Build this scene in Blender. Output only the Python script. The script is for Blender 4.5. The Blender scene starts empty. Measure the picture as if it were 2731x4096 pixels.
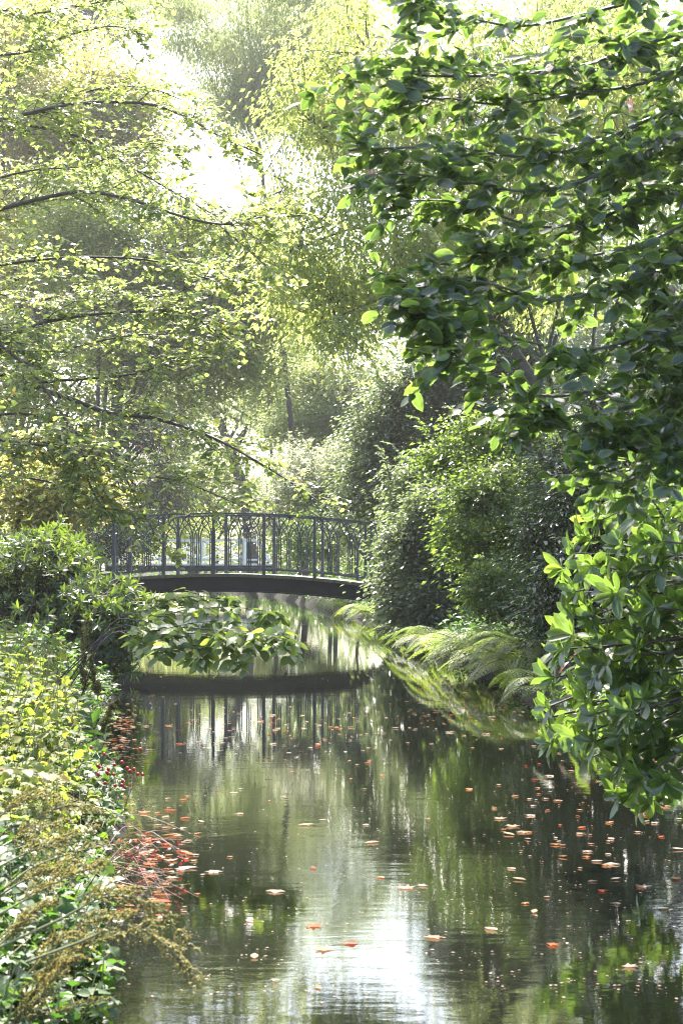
import bpy, math, random
import numpy as np
from mathutils import Matrix, Vector

# ------------------------------------------------------------------ camera, sky, sun, exposure
sc = bpy.context.scene
COL = sc.collection
F, CX, CY, HY, H = 6827.0, 1365.5, 2048.0, 2250.0, 1.24
PITCH = math.atan((HY - CY) / F)
cam = bpy.data.cameras.new('camera'); cam_o = bpy.data.objects.new('camera', cam); COL.objects.link(cam_o)
cam.sensor_fit = 'VERTICAL'; cam.sensor_height = 36.0; cam.sensor_width = 24.0; cam.lens = 60.0
cam.clip_start = 0.05; cam.clip_end = 2000
cam_o.location = (0, 0, H); cam_o.rotation_euler = (math.pi / 2 + PITCH, 0, 0)
cam.dof.use_dof = True; cam.dof.focus_distance = 16.0; cam.dof.aperture_fstop = 11.0
sc.camera = cam_o

SUN_EL, SUN_AZ = math.radians(54), math.radians(-8)      # azimuth measured from +Y towards +X
w = bpy.data.worlds.new('World'); sc.world = w; w.use_nodes = True
nt = w.node_tree
bg = nt.nodes['Background']
sky = nt.nodes.new('ShaderNodeTexSky'); sky.sky_type = 'NISHITA'; sky.sun_disc = False
sky.sun_elevation = SUN_EL; sky.sun_rotation = SUN_AZ
sky.air_density = 1.0; sky.dust_density = 3.0; sky.ozone_density = 1.0
nt.links.new(sky.outputs[0], bg.inputs[0]); bg.inputs[1].default_value = 0.15
sun = bpy.data.lights.new('sun', 'SUN'); sun.energy = 5.0; sun.angle = math.radians(0.53); sun.color = (1.0, 0.95, 0.86)
sun_o = bpy.data.objects.new('sun', sun); COL.objects.link(sun_o)
sd = Vector((math.sin(SUN_AZ) * math.cos(SUN_EL), math.cos(SUN_AZ) * math.cos(SUN_EL), math.sin(SUN_EL)))
sun_o.rotation_euler = sd.to_track_quat('Z', 'Y').to_euler(); sun_o.location = sd * 60
vs = sc.view_settings
vs.view_transform = 'Standard'; vs.look = 'None'; vs.gamma = 1.0; vs.exposure = 2.05; vs.use_curve_mapping = False
cy = sc.cycles
cy.use_denoising = True; cy.denoising_prefilter = 'NONE'; cy.denoising_input_passes = 'RGB_ALBEDO_NORMAL'; cy.filter_width = 1.1; cy.use_adaptive_sampling = False; cy.max_bounces = 10; cy.diffuse_bounces = 7; cy.glossy_bounces = 3; cy.transmission_bounces = 7
cy.volume_bounces = 0; cy.sample_clamp_indirect = 8.0; cy.caustics_reflective = False; cy.caustics_refractive = False
cy.blur_glossy = 0.5

rng = np.random.default_rng(7)
random.seed(7)

# ------------------------------------------------------------------ helpers
def P(px, py, D):
    """photo pixel (2731 x 4096) at depth D -> world point"""
    a, b = (px - CX) / F, (CY - py) / F
    c, s = math.cos(PITCH), math.sin(PITCH)
    d = np.array([a, c - b * s, s + b * c])
    return np.array([0, 0, H]) + d * (D / d[1])
K = 2731 / 1568
def V(vx, vy, D): return P(vx * K, vy * K, D)
def ppm(D): return F / D / K            # view pixels per metre at depth D

def nrm(a): return a / np.maximum(np.linalg.norm(a, axis=-1, keepdims=True), 1e-9)

def tag(o, label=None, cat=None, group=None, kind=None):
    if label: o['label'] = label
    if cat: o['category'] = cat
    if group: o['group'] = group
    if kind: o['kind'] = kind
    return o
def empty(name, loc, label=None, cat=None, group=None):
    o = bpy.data.objects.new(name, None); COL.objects.link(o)
    o.location = [float(v) for v in loc]; o.empty_display_size = 0.1
    return tag(o, label, cat, group)
def place(name, me, parent=None, mat4=None):
    o = bpy.data.objects.new(name, me); COL.objects.link(o)
    if parent is not None:
        o.parent = parent
        o.matrix_parent_inverse = Matrix.Translation(parent.location).inverted()
    if mat4 is not None: o.matrix_basis = mat4
    return o

class MB:
    def __init__(s): s.v = []; s.f = []; s.e = []; s.c = []; s.n = 0
    def add(s, verts, faces, edge=None, fv=None):
        verts = np.asarray(verts, float).reshape(-1, 3); faces = np.asarray(faces, int)
        s.v.append(verts); s.f.append(faces + s.n)
        s.e.append(np.zeros(len(verts)) if edge is None else np.asarray(edge, float))
        s.c.append(np.full(len(faces), 0.5) if fv is None else np.asarray(fv, float))
        s.n += len(verts); return s
    def mesh(s, name, mat, smooth=True):
        me = bpy.data.meshes.new(name)
        if not s.v: return me
        v = np.concatenate(s.v); me.vertices.add(len(v)); me.vertices.foreach_set('co', v.astype(np.float32).ravel())
        lens = np.concatenate([np.full(len(f), f.shape[1]) for f in s.f])
        loops = np.concatenate([f.ravel() for f in s.f])
        me.loops.add(len(loops)); me.loops.foreach_set('vertex_index', loops.astype(np.int32))
        me.polygons.add(len(lens)); st = np.concatenate([[0], np.cumsum(lens)[:-1]])
        me.polygons.foreach_set('loop_start', st.astype(np.int32))
        me.polygons.foreach_set('use_smooth', np.full(len(lens), smooth))
        a = me.attributes.new('edge', 'FLOAT', 'POINT'); a.data.foreach_set('value', np.concatenate(s.e).astype(np.float32))
        a = me.attributes.new('v', 'FLOAT', 'FACE'); a.data.foreach_set('value', np.concatenate(s.c).astype(np.float32))
        me.materials.append(mat); me.update(calc_edges=True); return me
    def build(s, name, mat, parent=None, smooth=True): return place(name, s.mesh(name, mat, smooth), parent)
    def tube(s, pts, rad, n=6, fv=0.5):
        pts = np.asarray(pts, float); m = len(pts); rad = np.broadcast_to(np.asarray(rad, float), (m,))
        t = nrm(np.gradient(pts, axis=0)); ref = np.array([0, 0, 1.0])
        if abs(t[0] @ ref) > .9: ref = np.array([1.0, 0, 0])
        a = nrm(np.cross(t, ref)); b = np.cross(t, a)
        th = np.arange(n) * 2 * np.pi / n
        v = pts[:, None] + rad[:, None, None] * (np.cos(th)[None, :, None] * a[:, None] + np.sin(th)[None, :, None] * b[:, None])
        i = np.arange(m - 1)[:, None] * n; j = np.arange(n)[None]; k = (j + 1) % n
        f = np.stack([i + j, i + k, i + n + k, i + n + j], -1).reshape(-1, 4)
        s.add(v.reshape(-1, 3), f, None, np.full(len(f), fv))
        c = len(s.f)
        s.add(np.concatenate([v[-1], pts[-1:]]), [(q, (q + 1) % n, n) for q in range(n)]); s.add(np.concatenate([v[0], pts[:1]]), [((q + 1) % n, q, n) for q in range(n)])
        return s
    def box(s, p0, p1, bev=0.0):
        x0, y0, z0 = p0; x1, y1, z1 = p1
        v = [(x, y, z) for z in (z0, z1) for y in (y0, y1) for x in (x0, x1)]
        s.add(v, [(0, 2, 3, 1), (4, 5, 7, 6), (0, 1, 5, 4), (2, 6, 7, 3), (0, 4, 6, 2), (1, 3, 7, 5)]); return s

def smooth_path(ctrl, n):
    """Catmull-Rom through control points, n samples"""
    c = np.asarray(ctrl, float)
    if len(c) == 2: return c[0] + (c[1] - c[0]) * np.linspace(0, 1, n)[:, None]
    c = np.vstack([2 * c[0] - c[1], c, 2 * c[-1] - c[-2]]); m = len(c) - 3
    u = np.linspace(0, m - 1e-6, n); i = u.astype(int); t = (u - i)[:, None]
    p0, p1, p2, p3 = c[i], c[i + 1], c[i + 2], c[i + 3]
    return .5 * (2 * p1 + (p2 - p0) * t + (2 * p0 - 5 * p1 + 4 * p2 - p3) * t ** 2 + (3 * p1 - p0 - 3 * p2 + p3) * t ** 3)

# ------------------------------------------------------------------ leaf templates: (verts, faces, edge)
def t_rhomb(wd=.5, fold=.06, droop=.08):
    v = np.array([[0, 0, 0], [.45, wd / 2, fold], [1, 0, -droop], [.45, -wd / 2, fold]])
    return v, np.array([(0, 2, 1), (0, 3, 2)]), np.array([0, 1, .6, 1.])
def t_oval(wd=.5, p=1.0, fold=.25, curl=.12, ns=4, tip=1.0):
    t = np.linspace(0, 1, ns + 2)[1:-1]; hw = wd / 2 * np.sin(np.pi * t ** p) ** tip
    v = [[0, 0, 0]]; e = [0]
    for a, b in zip(t, hw):
        z = -curl * a * a
        v += [[a, b, z + fold * b], [a, 0, z], [a, -b, z + fold * b]]; e += [1, 0, 1]
    v.append([1, 0, -curl]); e.append(.9); L = len(v) - 1
    f = [(0, 2, 1, 1), (0, 3, 2, 2)]
    q = []
    for k in range(ns - 1):
        i = 1 + 3 * k; q += [(i, i + 1, i + 4, i + 3), (i + 1, i + 2, i + 5, i + 4)]
    i = 1 + 3 * (ns - 1)
    tri = [(0, 2, 1), (0, 3, 2), (i, i + 1, L), (i + 1, i + 2, L)]
    for a in q: tri += [(a[0], a[1], a[2]), (a[0], a[2], a[3])]
    return np.array(v, float), np.array(tri), np.array(e, float)
def t_lobed(lobes=5, depth=.4, curl=.1, r=None, spread=140):
    """palmate leaf: petiole at origin, lobes fanned round the centre"""
    r = r or random.Random(3)
    n = lobes * 2 + 1; ang = np.radians(np.linspace(-spread, spread, n)); c = np.array([.38, 0])
    v = [[.38, 0, .03]]; e = [0]
    for k, a in enumerate(ang):
        out = k % 2 == 1
        rad = (.62 - .16 * abs(a) / math.radians(spread)) * (1 if out else 1 - depth)
        rad *= r.uniform(.92, 1.06)
        v.append([c[0] + rad * math.cos(a), rad * math.sin(a), (-curl if out else curl * .4) * r.uniform(.5, 1.3)]); e.append(1)
    f = [(0, i, i + 1) for i in range(1, n)] + [(0, n, 1)]
    return np.array(v, float), np.array(f), np.array(e, float)

def frames(d, up):
    d = nrm(d); s = nrm(np.cross(up, d)); n = np.cross(d, s); return d, s, n
def leaf_mesh(mb, tpl, pos, d, up, size, val):
    if len(pos) == 0: return mb
    tv, tf, te = tpl; d, s, n = frames(d, up)
    sz = size[:, None, None]
    v = pos[:, None] + sz * (tv[None, :, 0:1] * d[:, None] + tv[None, :, 1:2] * s[:, None] + tv[None, :, 2:3] * n[:, None])
    N = len(pos); f = (tf[None] + (np.arange(N) * len(tv))[:, None, None]).reshape(-1, 3)
    mb.add(v.reshape(-1, 3), f, np.tile(te, N), np.repeat(val, len(tf))); return mb
class Leaves:
    def __init__(s): s.p, s.d, s.u, s.s, s.v = [], [], [], [], []
    def add(s, p, d, u, size, v):
        p = np.asarray(p, float).reshape(-1, 3); n = len(p)
        s.p.append(p); s.d.append(np.broadcast_to(d, (n, 3))); s.u.append(np.broadcast_to(u, (n, 3)))
        s.s.append(np.broadcast_to(size, (n,))); s.v.append(np.broadcast_to(v, (n,)))
    def arr(s): return [np.concatenate(x) for x in (s.p, s.d, s.u, s.s, s.v)]
def emit(lv, parent, tpls, mat, nparts=0, part='leaf', rest='leaves'):
    """the nparts leaves that show largest become objects of their own, the others one 'stuff' part"""
    p, d, u, s, v = lv.arr(); N = len(p)
    if not isinstance(tpls, list): tpls = [tpls]
    if nparts:
        dist = np.linalg.norm(p - np.array([0, 0, H]), axis=1)
        X = F * p[:, 0] / np.maximum(p[:, 1], .1) + CX; Y = HY - F * (p[:, 2] - H) / np.maximum(p[:, 1], .1)
        inside = (X > 0) & (X < 2731) & (Y > 0) & (Y < 4096)
        key = s / dist * np.where(inside, 1, .01) * (1 + .25 * rng.random(N))
        order = np.argsort(-key); sel = order[:nparts]; keep = np.ones(N, bool); keep[sel] = False
        var = []
        for t in tpls:
            for q in range(6): var.append((MB().add(t[0], t[1], t[2], np.full(len(t[1]), (q + .5) / 6)).mesh(part, mat), t))
        dd, ss, nn = frames(d[sel], u[sel])
        for i, k in enumerate(sel):
            q = int(min(5, v[k] * 6)); me = var[(i % len(tpls)) * 6 + q][0]
            m = Matrix(((dd[i, 0], ss[i, 0], nn[i, 0], 0), (dd[i, 1], ss[i, 1], nn[i, 1], 0), (dd[i, 2], ss[i, 2], nn[i, 2], 0), (0, 0, 0, 1)))
            m = Matrix.Translation(Vector(p[k])) @ m @ Matrix.Scale(float(s[k]), 4)
            place(part, me, parent, m)
        p, d, u, s, v = p[keep], d[keep], u[keep], s[keep], v[keep]
    if len(p):
        mb = MB(); g = np.arange(len(p)) % len(tpls)
        for i, t in enumerate(tpls):
            q = g == i; leaf_mesh(mb, t, p[q], d[q], u[q], s[q], v[q])
        o = mb.build(rest, mat, parent)
        if nparts: o['kind'] = 'stuff'
        return o

# ------------------------------------------------------------------ materials
def ramp(nt, stops):
    r = nt.nodes.new('ShaderNodeValToRGB'); el = r.color_ramp.elements
    while len(el) < len(stops): el.new(.5)
    for e, (p, c) in zip(el, stops): e.position = p; e.color = (*c, 1)
    return r
def leaf_mat(name, stops, tr=.45, tint=(1.25, 1.35, .45), rough=.35, margin=None, spec=.5, mottle=0):
    m = bpy.data.materials.new(name); m.use_nodes = True; nt = m.node_tree; nt.nodes.clear(); L = nt.links.new
    out = nt.nodes.new('ShaderNodeOutputMaterial'); at = nt.nodes.new('ShaderNodeAttribute'); at.attribute_name = 'v'
    r = ramp(nt, stops); L(at.outputs['Fac'], r.inputs[0]); col = r.outputs[0]
    if margin:
        ae = nt.nodes.new('ShaderNodeAttribute'); ae.attribute_name = 'edge'
        mr = nt.nodes.new('ShaderNodeMapRange'); mr.inputs[1].default_value = .72; mr.inputs[2].default_value = 1.0; L(ae.outputs['Fac'], mr.inputs[0])
        mx = nt.nodes.new('ShaderNodeMix'); mx.data_type = 'RGBA'; L(mr.outputs[0], mx.inputs[0]); L(col, mx.inputs[6]); mx.inputs[7].default_value = (*margin, 1)
        col = mx.outputs[2]
    if mottle:
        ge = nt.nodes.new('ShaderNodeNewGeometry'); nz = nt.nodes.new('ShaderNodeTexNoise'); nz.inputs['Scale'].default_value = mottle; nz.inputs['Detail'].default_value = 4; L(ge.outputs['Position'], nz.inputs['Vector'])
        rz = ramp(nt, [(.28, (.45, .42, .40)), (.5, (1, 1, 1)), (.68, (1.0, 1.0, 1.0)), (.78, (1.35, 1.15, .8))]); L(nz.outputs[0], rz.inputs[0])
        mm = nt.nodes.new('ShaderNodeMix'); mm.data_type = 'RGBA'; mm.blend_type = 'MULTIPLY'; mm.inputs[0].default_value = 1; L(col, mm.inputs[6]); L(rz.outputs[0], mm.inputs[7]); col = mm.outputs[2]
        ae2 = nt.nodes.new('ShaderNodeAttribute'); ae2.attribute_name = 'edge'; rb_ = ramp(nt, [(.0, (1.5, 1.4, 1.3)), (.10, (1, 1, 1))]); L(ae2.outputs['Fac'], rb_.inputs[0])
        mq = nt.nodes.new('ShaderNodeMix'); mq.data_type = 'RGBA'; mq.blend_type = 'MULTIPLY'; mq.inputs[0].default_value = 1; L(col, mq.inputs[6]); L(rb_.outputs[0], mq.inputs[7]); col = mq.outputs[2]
    b = nt.nodes.new('ShaderNodeBsdfPrincipled'); L(col, b.inputs['Base Color']); b.inputs['Roughness'].default_value = rough
    b.inputs['Specular IOR Level'].default_value = spec
    t = nt.nodes.new('ShaderNodeBsdfTranslucent')
    mu = nt.nodes.new('ShaderNodeMix'); mu.data_type = 'RGBA'; mu.blend_type = 'MULTIPLY'; mu.inputs[0].default_value = 1
    L(col, mu.inputs[6]); mu.inputs[7].default_value = (*[q * 2.0 for q in tint], 1); L(mu.outputs[2], t.inputs[0])
    ms = nt.nodes.new('ShaderNodeMixShader'); ms.inputs[0].default_value = tr; L(b.outputs[0], ms.inputs[1]); L(t.outputs[0], ms.inputs[2]); L(ms.outputs[0], out.inputs[0])
    return m
def plain(name, c0, c1, scale=8, rough=.7, spec=.4, bump=.3, metal=0, detail=5):
    m = bpy.data.materials.new(name); m.use_nodes = True; nt = m.node_tree; L = nt.links.new
    b = nt.nodes['Principled BSDF']; tc = nt.nodes.new('ShaderNodeTexCoord'); n = nt.nodes.new('ShaderNodeTexNoise')
    n.inputs['Scale'].default_value = scale; n.inputs['Detail'].default_value = detail; L(tc.outputs['Object'], n.inputs['Vector'])
    r = ramp(nt, [(.3, c0), (.7, c1)]); L(n.outputs[0], r.inputs[0]); L(r.outputs[0], b.inputs['Base Color'])
    b.inputs['Roughness'].default_value = rough; b.inputs['Specular IOR Level'].default_value = spec; b.inputs['Metallic'].default_value = metal
    if bump:
        bp = nt.nodes.new('ShaderNodeBump'); bp.inputs['Strength'].default_value = bump; bp.inputs['Distance'].default_value = .01
        L(n.outputs[0], bp.inputs['Height']); L(bp.outputs[0], b.inputs['Normal'])
    return m
M = {}
M['lime'] = leaf_mat('lime leaf', [(0, (.14, .165, .065)), (.5, (.19, .215, .08)), (.85, (.25, .26, .095)), (1, (.29, .25, .10))], .62, tint=(1.25, 1.3, .85), rough=.32)
M['yellow'] = leaf_mat('yellowing leaf', [(0, (.14, .17, .06)), (.5, (.22, .22, .08)), (.8, (.30, .25, .09)), (1, (.36, .22, .08))], .62, tint=(1.2, 1.2, .75), rough=.4)
M['maple'] = leaf_mat('overhanging tree leaf', [(0, (.11, .145, .05)), (.6, (.165, .20, .07)), (.9, (.24, .235, .085)), (.97, (.30, .21, .07)), (1, (.30, .10, .05))], .55, tint=(1.2, 1.25, .8), rough=.34)
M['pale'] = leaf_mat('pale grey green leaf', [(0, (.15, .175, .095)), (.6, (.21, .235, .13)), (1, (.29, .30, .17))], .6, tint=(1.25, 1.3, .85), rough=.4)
M['silver'] = leaf_mat('variegated leaf', [(0, (.10, .13, .07)), (.45, (.28, .29, .20)), (1, (.46, .44, .36))], .35, tint=(1, 1.05, .7), rough=.35)
M['mid'] = leaf_mat('mid green leaf', [(0, (.05, .085, .02)), (.6, (.085, .125, .03)), (1, (.14, .17, .045))], .45, rough=.28)
M['bright'] = leaf_mat('bright green leaf', [(0, (.065, .095, .032)), (.6, (.095, .13, .042)), (1, (.145, .18, .055))], .5, tint=(1.15, 1.25, .5), rough=.25)
M['dark'] = leaf_mat('dark glossy leaf', [(0, (.025, .042, .018)), (.6, (.04, .062, .026)), (1, (.07, .095, .035))], .25, rough=.22, spec=.7)
M['holly'] = leaf_mat('grey green glossy leaf', [(0, (.07, .085, .05)), (.6, (.11, .13, .075)), (1, (.17, .19, .11))], .45, tint=(1.2, 1.3, .75), rough=.18, spec=.9)
M['needle'] = leaf_mat('dark needle', [(0, (.025, .035, .022)), (1, (.06, .075, .045))], .2, rough=.6)
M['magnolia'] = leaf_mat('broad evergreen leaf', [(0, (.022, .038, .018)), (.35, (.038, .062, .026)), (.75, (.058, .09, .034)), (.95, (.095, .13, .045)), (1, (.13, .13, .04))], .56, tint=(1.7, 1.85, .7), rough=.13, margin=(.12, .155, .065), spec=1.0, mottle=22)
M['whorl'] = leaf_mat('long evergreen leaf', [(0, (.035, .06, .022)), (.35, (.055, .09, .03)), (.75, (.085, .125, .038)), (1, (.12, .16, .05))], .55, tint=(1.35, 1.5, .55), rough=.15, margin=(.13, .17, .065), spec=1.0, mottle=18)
M['rhodo'] = leaf_mat('rhododendron leaf', [(0, (.035, .055, .02)), (.6, (.06, .085, .03)), (1, (.12, .145, .045))], .4, rough=.28, spec=.6)
M['hazel'] = leaf_mat('broad pale leaf', [(0, (.10, .14, .06)), (.55, (.15, .19, .08)), (1, (.25, .27, .08))], .45, rough=.35)
M['ivy'] = leaf_mat('ivy leaf', [(0, (.025, .06, .016)), (.6, (.05, .105, .024)), (1, (.11, .15, .04))], .4, rough=.48, spec=.45)
M['weed'] = leaf_mat('weed leaf', [(0, (.08, .115, .035)), (.6, (.14, .165, .05)), (.93, (.22, .21, .06)), (1, (.25, .09, .04))], .5, rough=.6, spec=.35)
M['fern'] = leaf_mat('fern frond', [(0, (.10, .14, .04)), (.6, (.15, .185, .06)), (.9, (.22, .22, .09)), (1, (.28, .17, .08))], .45, tint=(1.15, 1.25, .55), rough=.5)
M['plume'] = leaf_mat('dry seed head', [(0, (.12, .125, .05)), (.6, (.18, .17, .075)), (1, (.27, .22, .12))], .4, tint=(1.1, 1, .6), rough=.8)
M['fallen'] = leaf_mat('fallen leaf', [(0, (.30, .05, .025)), (.2, (.38, .09, .035)), (.38, (.38, .19, .09)), (.65, (.36, .27, .19)), (1, (.45, .39, .34))], .25, tint=(1.1, .8, .6), rough=.16, spec=1.0)  # palest tones put the sky sheen of wet leaves into the colour
M['berry'] = leaf_mat('red berry', [(0, (.35, .01, .015)), (1, (.5, .03, .03))], .0, rough=.2)
M['redleaf'] = leaf_mat('red leaf', [(0, (.16, .025, .02)), (1, (.36, .07, .04))], .4, tint=(1.2, .7, .5), rough=.4)
M['bark'] = plain('bark', (.05, .042, .035), (.12, .105, .085), 14, .85, .25, .6)
M['twig'] = plain('twig bark', (.05, .036, .03), (.10, .075, .06), 20, .6, .4, .2)
M['greytwig'] = plain('grey twig bark', (.05, .045, .038), (.13, .12, .10), 20, .5, .5, .2)
M['redtwig'] = plain('red stem', (.10, .03, .025), (.20, .07, .05), 20, .5, .5, .0)
M['straw'] = plain('straw stem', (.16, .17, .06), (.28, .25, .11), 20, .6, .4, .0)
M['iron'] = plain('painted iron', (.022, .026, .032), (.05, .055, .064), 25, .38, .5, .12)
M['girder'] = plain('black steel', (.004, .0045, .005), (.012, .0125, .012), 9, .6, .25, .15)
M['deck'] = plain('weathered deck', (.20, .19, .16), (.34, .33, .29), 12, .85, .3, .5)
M['moss'] = plain('mossy edge', (.05, .05, .03), (.16, .15, .09), 40, .9, .2, .8)
M['white'] = plain('white paint', (.70, .70, .68), (.82, .82, .80), 10, .5, .4, .05)
M['soil'] = plain('bank soil', (.010, .009, .006), (.026, .024, .013), 9, .95, .2, 1.0)

m = bpy.data.materials.new('stream water'); m.use_nodes = True; nt = m.node_tree; L = nt.links.new; b = nt.nodes['Principled BSDF']
b.inputs['Base Color'].default_value = (.005, .006, .0035, 1); b.inputs['Roughness'].default_value = .03; b.inputs['IOR'].default_value = 1.5
b.inputs['Specular IOR Level'].default_value = 1.0
tc = nt.nodes.new('ShaderNodeTexCoord'); hs = []
for scl, amp, dist in (((1.5, 4.5, 1), .7, .6), ((7, 16, 1), .36, .2), ((28, 60, 1), .11, .1)):
    mp = nt.nodes.new('ShaderNodeMapping'); mp.inputs['Scale'].default_value = scl; L(tc.outputs['Object'], mp.inputs[0])
    n = nt.nodes.new('ShaderNodeTexNoise'); n.inputs['Scale'].default_value = 1; n.inputs['Detail'].default_value = 2; n.inputs['Distortion'].default_value = dist
    L(mp.outputs[0], n.inputs['Vector'])
    mm = nt.nodes.new('ShaderNodeMath'); mm.operation = 'MULTIPLY'; mm.inputs[1].default_value = amp; L(n.outputs[0], mm.inputs[0]); hs.append(mm)
s1 = nt.nodes.new('ShaderNodeMath'); L(hs[0].outputs[0], s1.inputs[0]); L(hs[1].outputs[0], s1.inputs[1])
s2 = nt.nodes.new('ShaderNodeMath'); L(s1.outputs[0], s2.inputs[0]); L(hs[2].outputs[0], s2.inputs[1])
bp = nt.nodes.new('ShaderNodeBump'); bp.inputs['Strength'].default_value = 1.0; bp.inputs['Distance'].default_value = .0014
sx = nt.nodes.new('ShaderNodeSeparateXYZ'); L(tc.outputs['Object'], sx.inputs[0])
mr0 = nt.nodes.new('ShaderNodeMapRange'); mr0.inputs[1].default_value = 6.0; mr0.inputs[2].default_value = 13.0; mr0.inputs[3].default_value = 1.0; mr0.inputs[4].default_value = .28; L(sx.outputs[1], mr0.inputs[0])
pn = nt.nodes.new('ShaderNodeTexNoise'); pn.inputs['Scale'].default_value = .9; L(tc.outputs['Object'], pn.inputs['Vector'])
pr = nt.nodes.new('ShaderNodeMapRange'); pr.inputs[1].default_value = .35; pr.inputs[2].default_value = .65; pr.inputs[3].default_value = .45; pr.inputs[4].default_value = 1.25; L(pn.outputs[0], pr.inputs[0])
m0 = nt.nodes.new('ShaderNodeMath'); m0.operation = 'MULTIPLY'; L(mr0.outputs[0], m0.inputs[0]); L(pr.outputs[0], m0.inputs[1])
m1 = nt.nodes.new('ShaderNodeMath'); m1.operation = 'MULTIPLY'; L(s2.outputs[0], m1.inputs[0]); L(m0.outputs[0], m1.inputs[1])
L(m1.outputs[0], bp.inputs['Height']); L(bp.outputs[0], b.inputs['Normal']); M['water'] = m

# ------------------------------------------------------------------ ground and stream
LY = [-30, 0, 4.6, 6.5, 8.6, 10.6, 13, 16, 20, 25, 29, 40, 70, 110, 160]
LX = [-2, -.75, -.78, -.95, -1.1, -1.5, -1.85, -2.15, -2.7, -4.0, -4.9, -6.2, -11.0, -22, -40]
RY = [-30, 0, 8, 10, 15.4, 19, 26.4, 37, 56, 70, 110, 160]
RX = [4, 2.3, 2.2, 2.1, 1.72, 1.5, 1.1, .46, -1.7, -3.6, -13, -30]
def left_x(y): return np.interp(y, LY, LX)
def right_x(y): return np.interp(y, RY, RX)
def wob(y): return .045 * np.sin(y * 1.7) + .03 * np.sin(y * 4.1 + 1)
def ground_z(x, y):
    x = np.asarray(x, float); y = np.asarray(y, float)
    d = np.maximum(left_x(y) + wob(y) - x, x - (right_x(y) - wob(y)))
    z = np.where(d < 0, np.maximum(-.6, d * 1.2), .22 * (1 - np.exp(-d * 6)) + .5 * (1 - np.exp(-np.maximum(d, 0) * .55)))
    return z + np.where(d > 0, .04 * np.sin(x * 3.1) * np.sin(y * 2.3) * np.minimum(d, 1), 0)
xs = np.concatenate([[-260, -150, -90, -60], np.arange(-40, -12, 1.0), np.arange(-12, 5, .2), np.arange(5, 20, .8), [22, 26, 32, 45, 70, 120, 260]])
ys = np.concatenate([[-60, -40], np.arange(-20, 3, 1.0), np.arange(3, 34, .25), np.arange(34, 80, .6), np.arange(80, 160, 3.0), [200, 300]])
gx, gy = np.meshgrid(xs, ys); gz = ground_z(gx, gy)
nx, ny = len(xs), len(ys); i = (np.arange(ny - 1)[:, None] * nx + np.arange(nx - 1)[None]).ravel()
g = MB().add(np.stack([gx, gy, gz], -1).reshape(-1, 3), np.stack([i, i + 1, i + nx + 1, i + nx], -1)).build('ground', M['soil'])
tag(g, 'dark leaf-strewn soil of the banks', None, None, 'structure')
yy = np.arange(-28, 159, 1.0)
wv = np.concatenate([np.stack([left_x(yy) - .5, yy, 0 * yy], -1), np.stack([right_x(yy) + .5, yy, 0 * yy], -1)]); q = np.arange(len(yy) - 1); n = len(yy)
tag(MB().add(wv, np.stack([q, q + n, q + n + 1, q + 1], -1)).build('water', M['water']), 'dark still stream running under the bridge', None, None, 'structure')

# ------------------------------------------------------------------ arched iron bridge
BD = 28.7
apex = V(505, 1318, BD)               # deck edge at the crown of the arch
APX = float(apex[0]); DZ = float(apex[2])
YAW = math.radians(-5.0)
bridge = empty('footbridge', (APX, BD, 0), 'dark iron footbridge with gothic tracery railings arching over the stream', 'bridge')
def bw(u, v, z):                       # along, across (0 = near side), height above the arch -> world
    c, s = math.cos(YAW), math.sin(YAW); x, y = u * c - v * s, u * s + v * c
    return np.stack(np.broadcast_arrays(APX + x, BD + y, z - .0265 * np.asarray(u, float) ** 2 + DZ), -1)
def ribbon(u0, u1, v0, v1, z0, z1, n=40):
    """bar of rectangular section that follows the arch"""
    u = np.linspace(u0, u1, n); a = [bw(u, v0, z0), bw(u, v1, z0), bw(u, v1, z1), bw(u, v0, z1)]
    v = np.stack(a, 1).reshape(-1, 3); f = []
    for k in range(n - 1):
        for j in range(4): f.append((k * 4 + j, k * 4 + (j + 1) % 4, k * 4 + 4 + (j + 1) % 4, k * 4 + 4 + j))
    f += [(0, 3, 2, 1), (n * 4 - 4, n * 4 - 3, n * 4 - 2, n * 4 - 1)]
    return MB().add(v, f)
U0, U1, BW = -3.7, 3.7, 1.35
ribbon(U0, U1, -.07, BW + .07, -.045, 0).build('deck', M['deck'], bridge, False)
ribbon(U0, U1, -.078, -.0705, -.05, .004).build('deck_edge', M['moss'], bridge, False)
for v0 in (-.02, BW - .07):
    gd = ribbon(U0, U1, v0, v0 + .09, -.275, -.048).build('girder', M['girder'], bridge, False)
    ribbon(U0, U1, v0 - .025, v0 + .115, -.30, -.277).build('flange', M['girder'], gd, False)
RH = 1.03
def bar(ctrl, v, r, name='baluster', n=14):
    c = smooth_path([(a, 0, b) for a, b in ctrl], n if len(ctrl) > 2 else 2)
    return MB().tube(bw(c[:, 0], v, c[:, 2]), r, 6).build(name, M['iron'], bridge)
BAY = .852; OFF = -.105                # post offset from the crown
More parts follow.
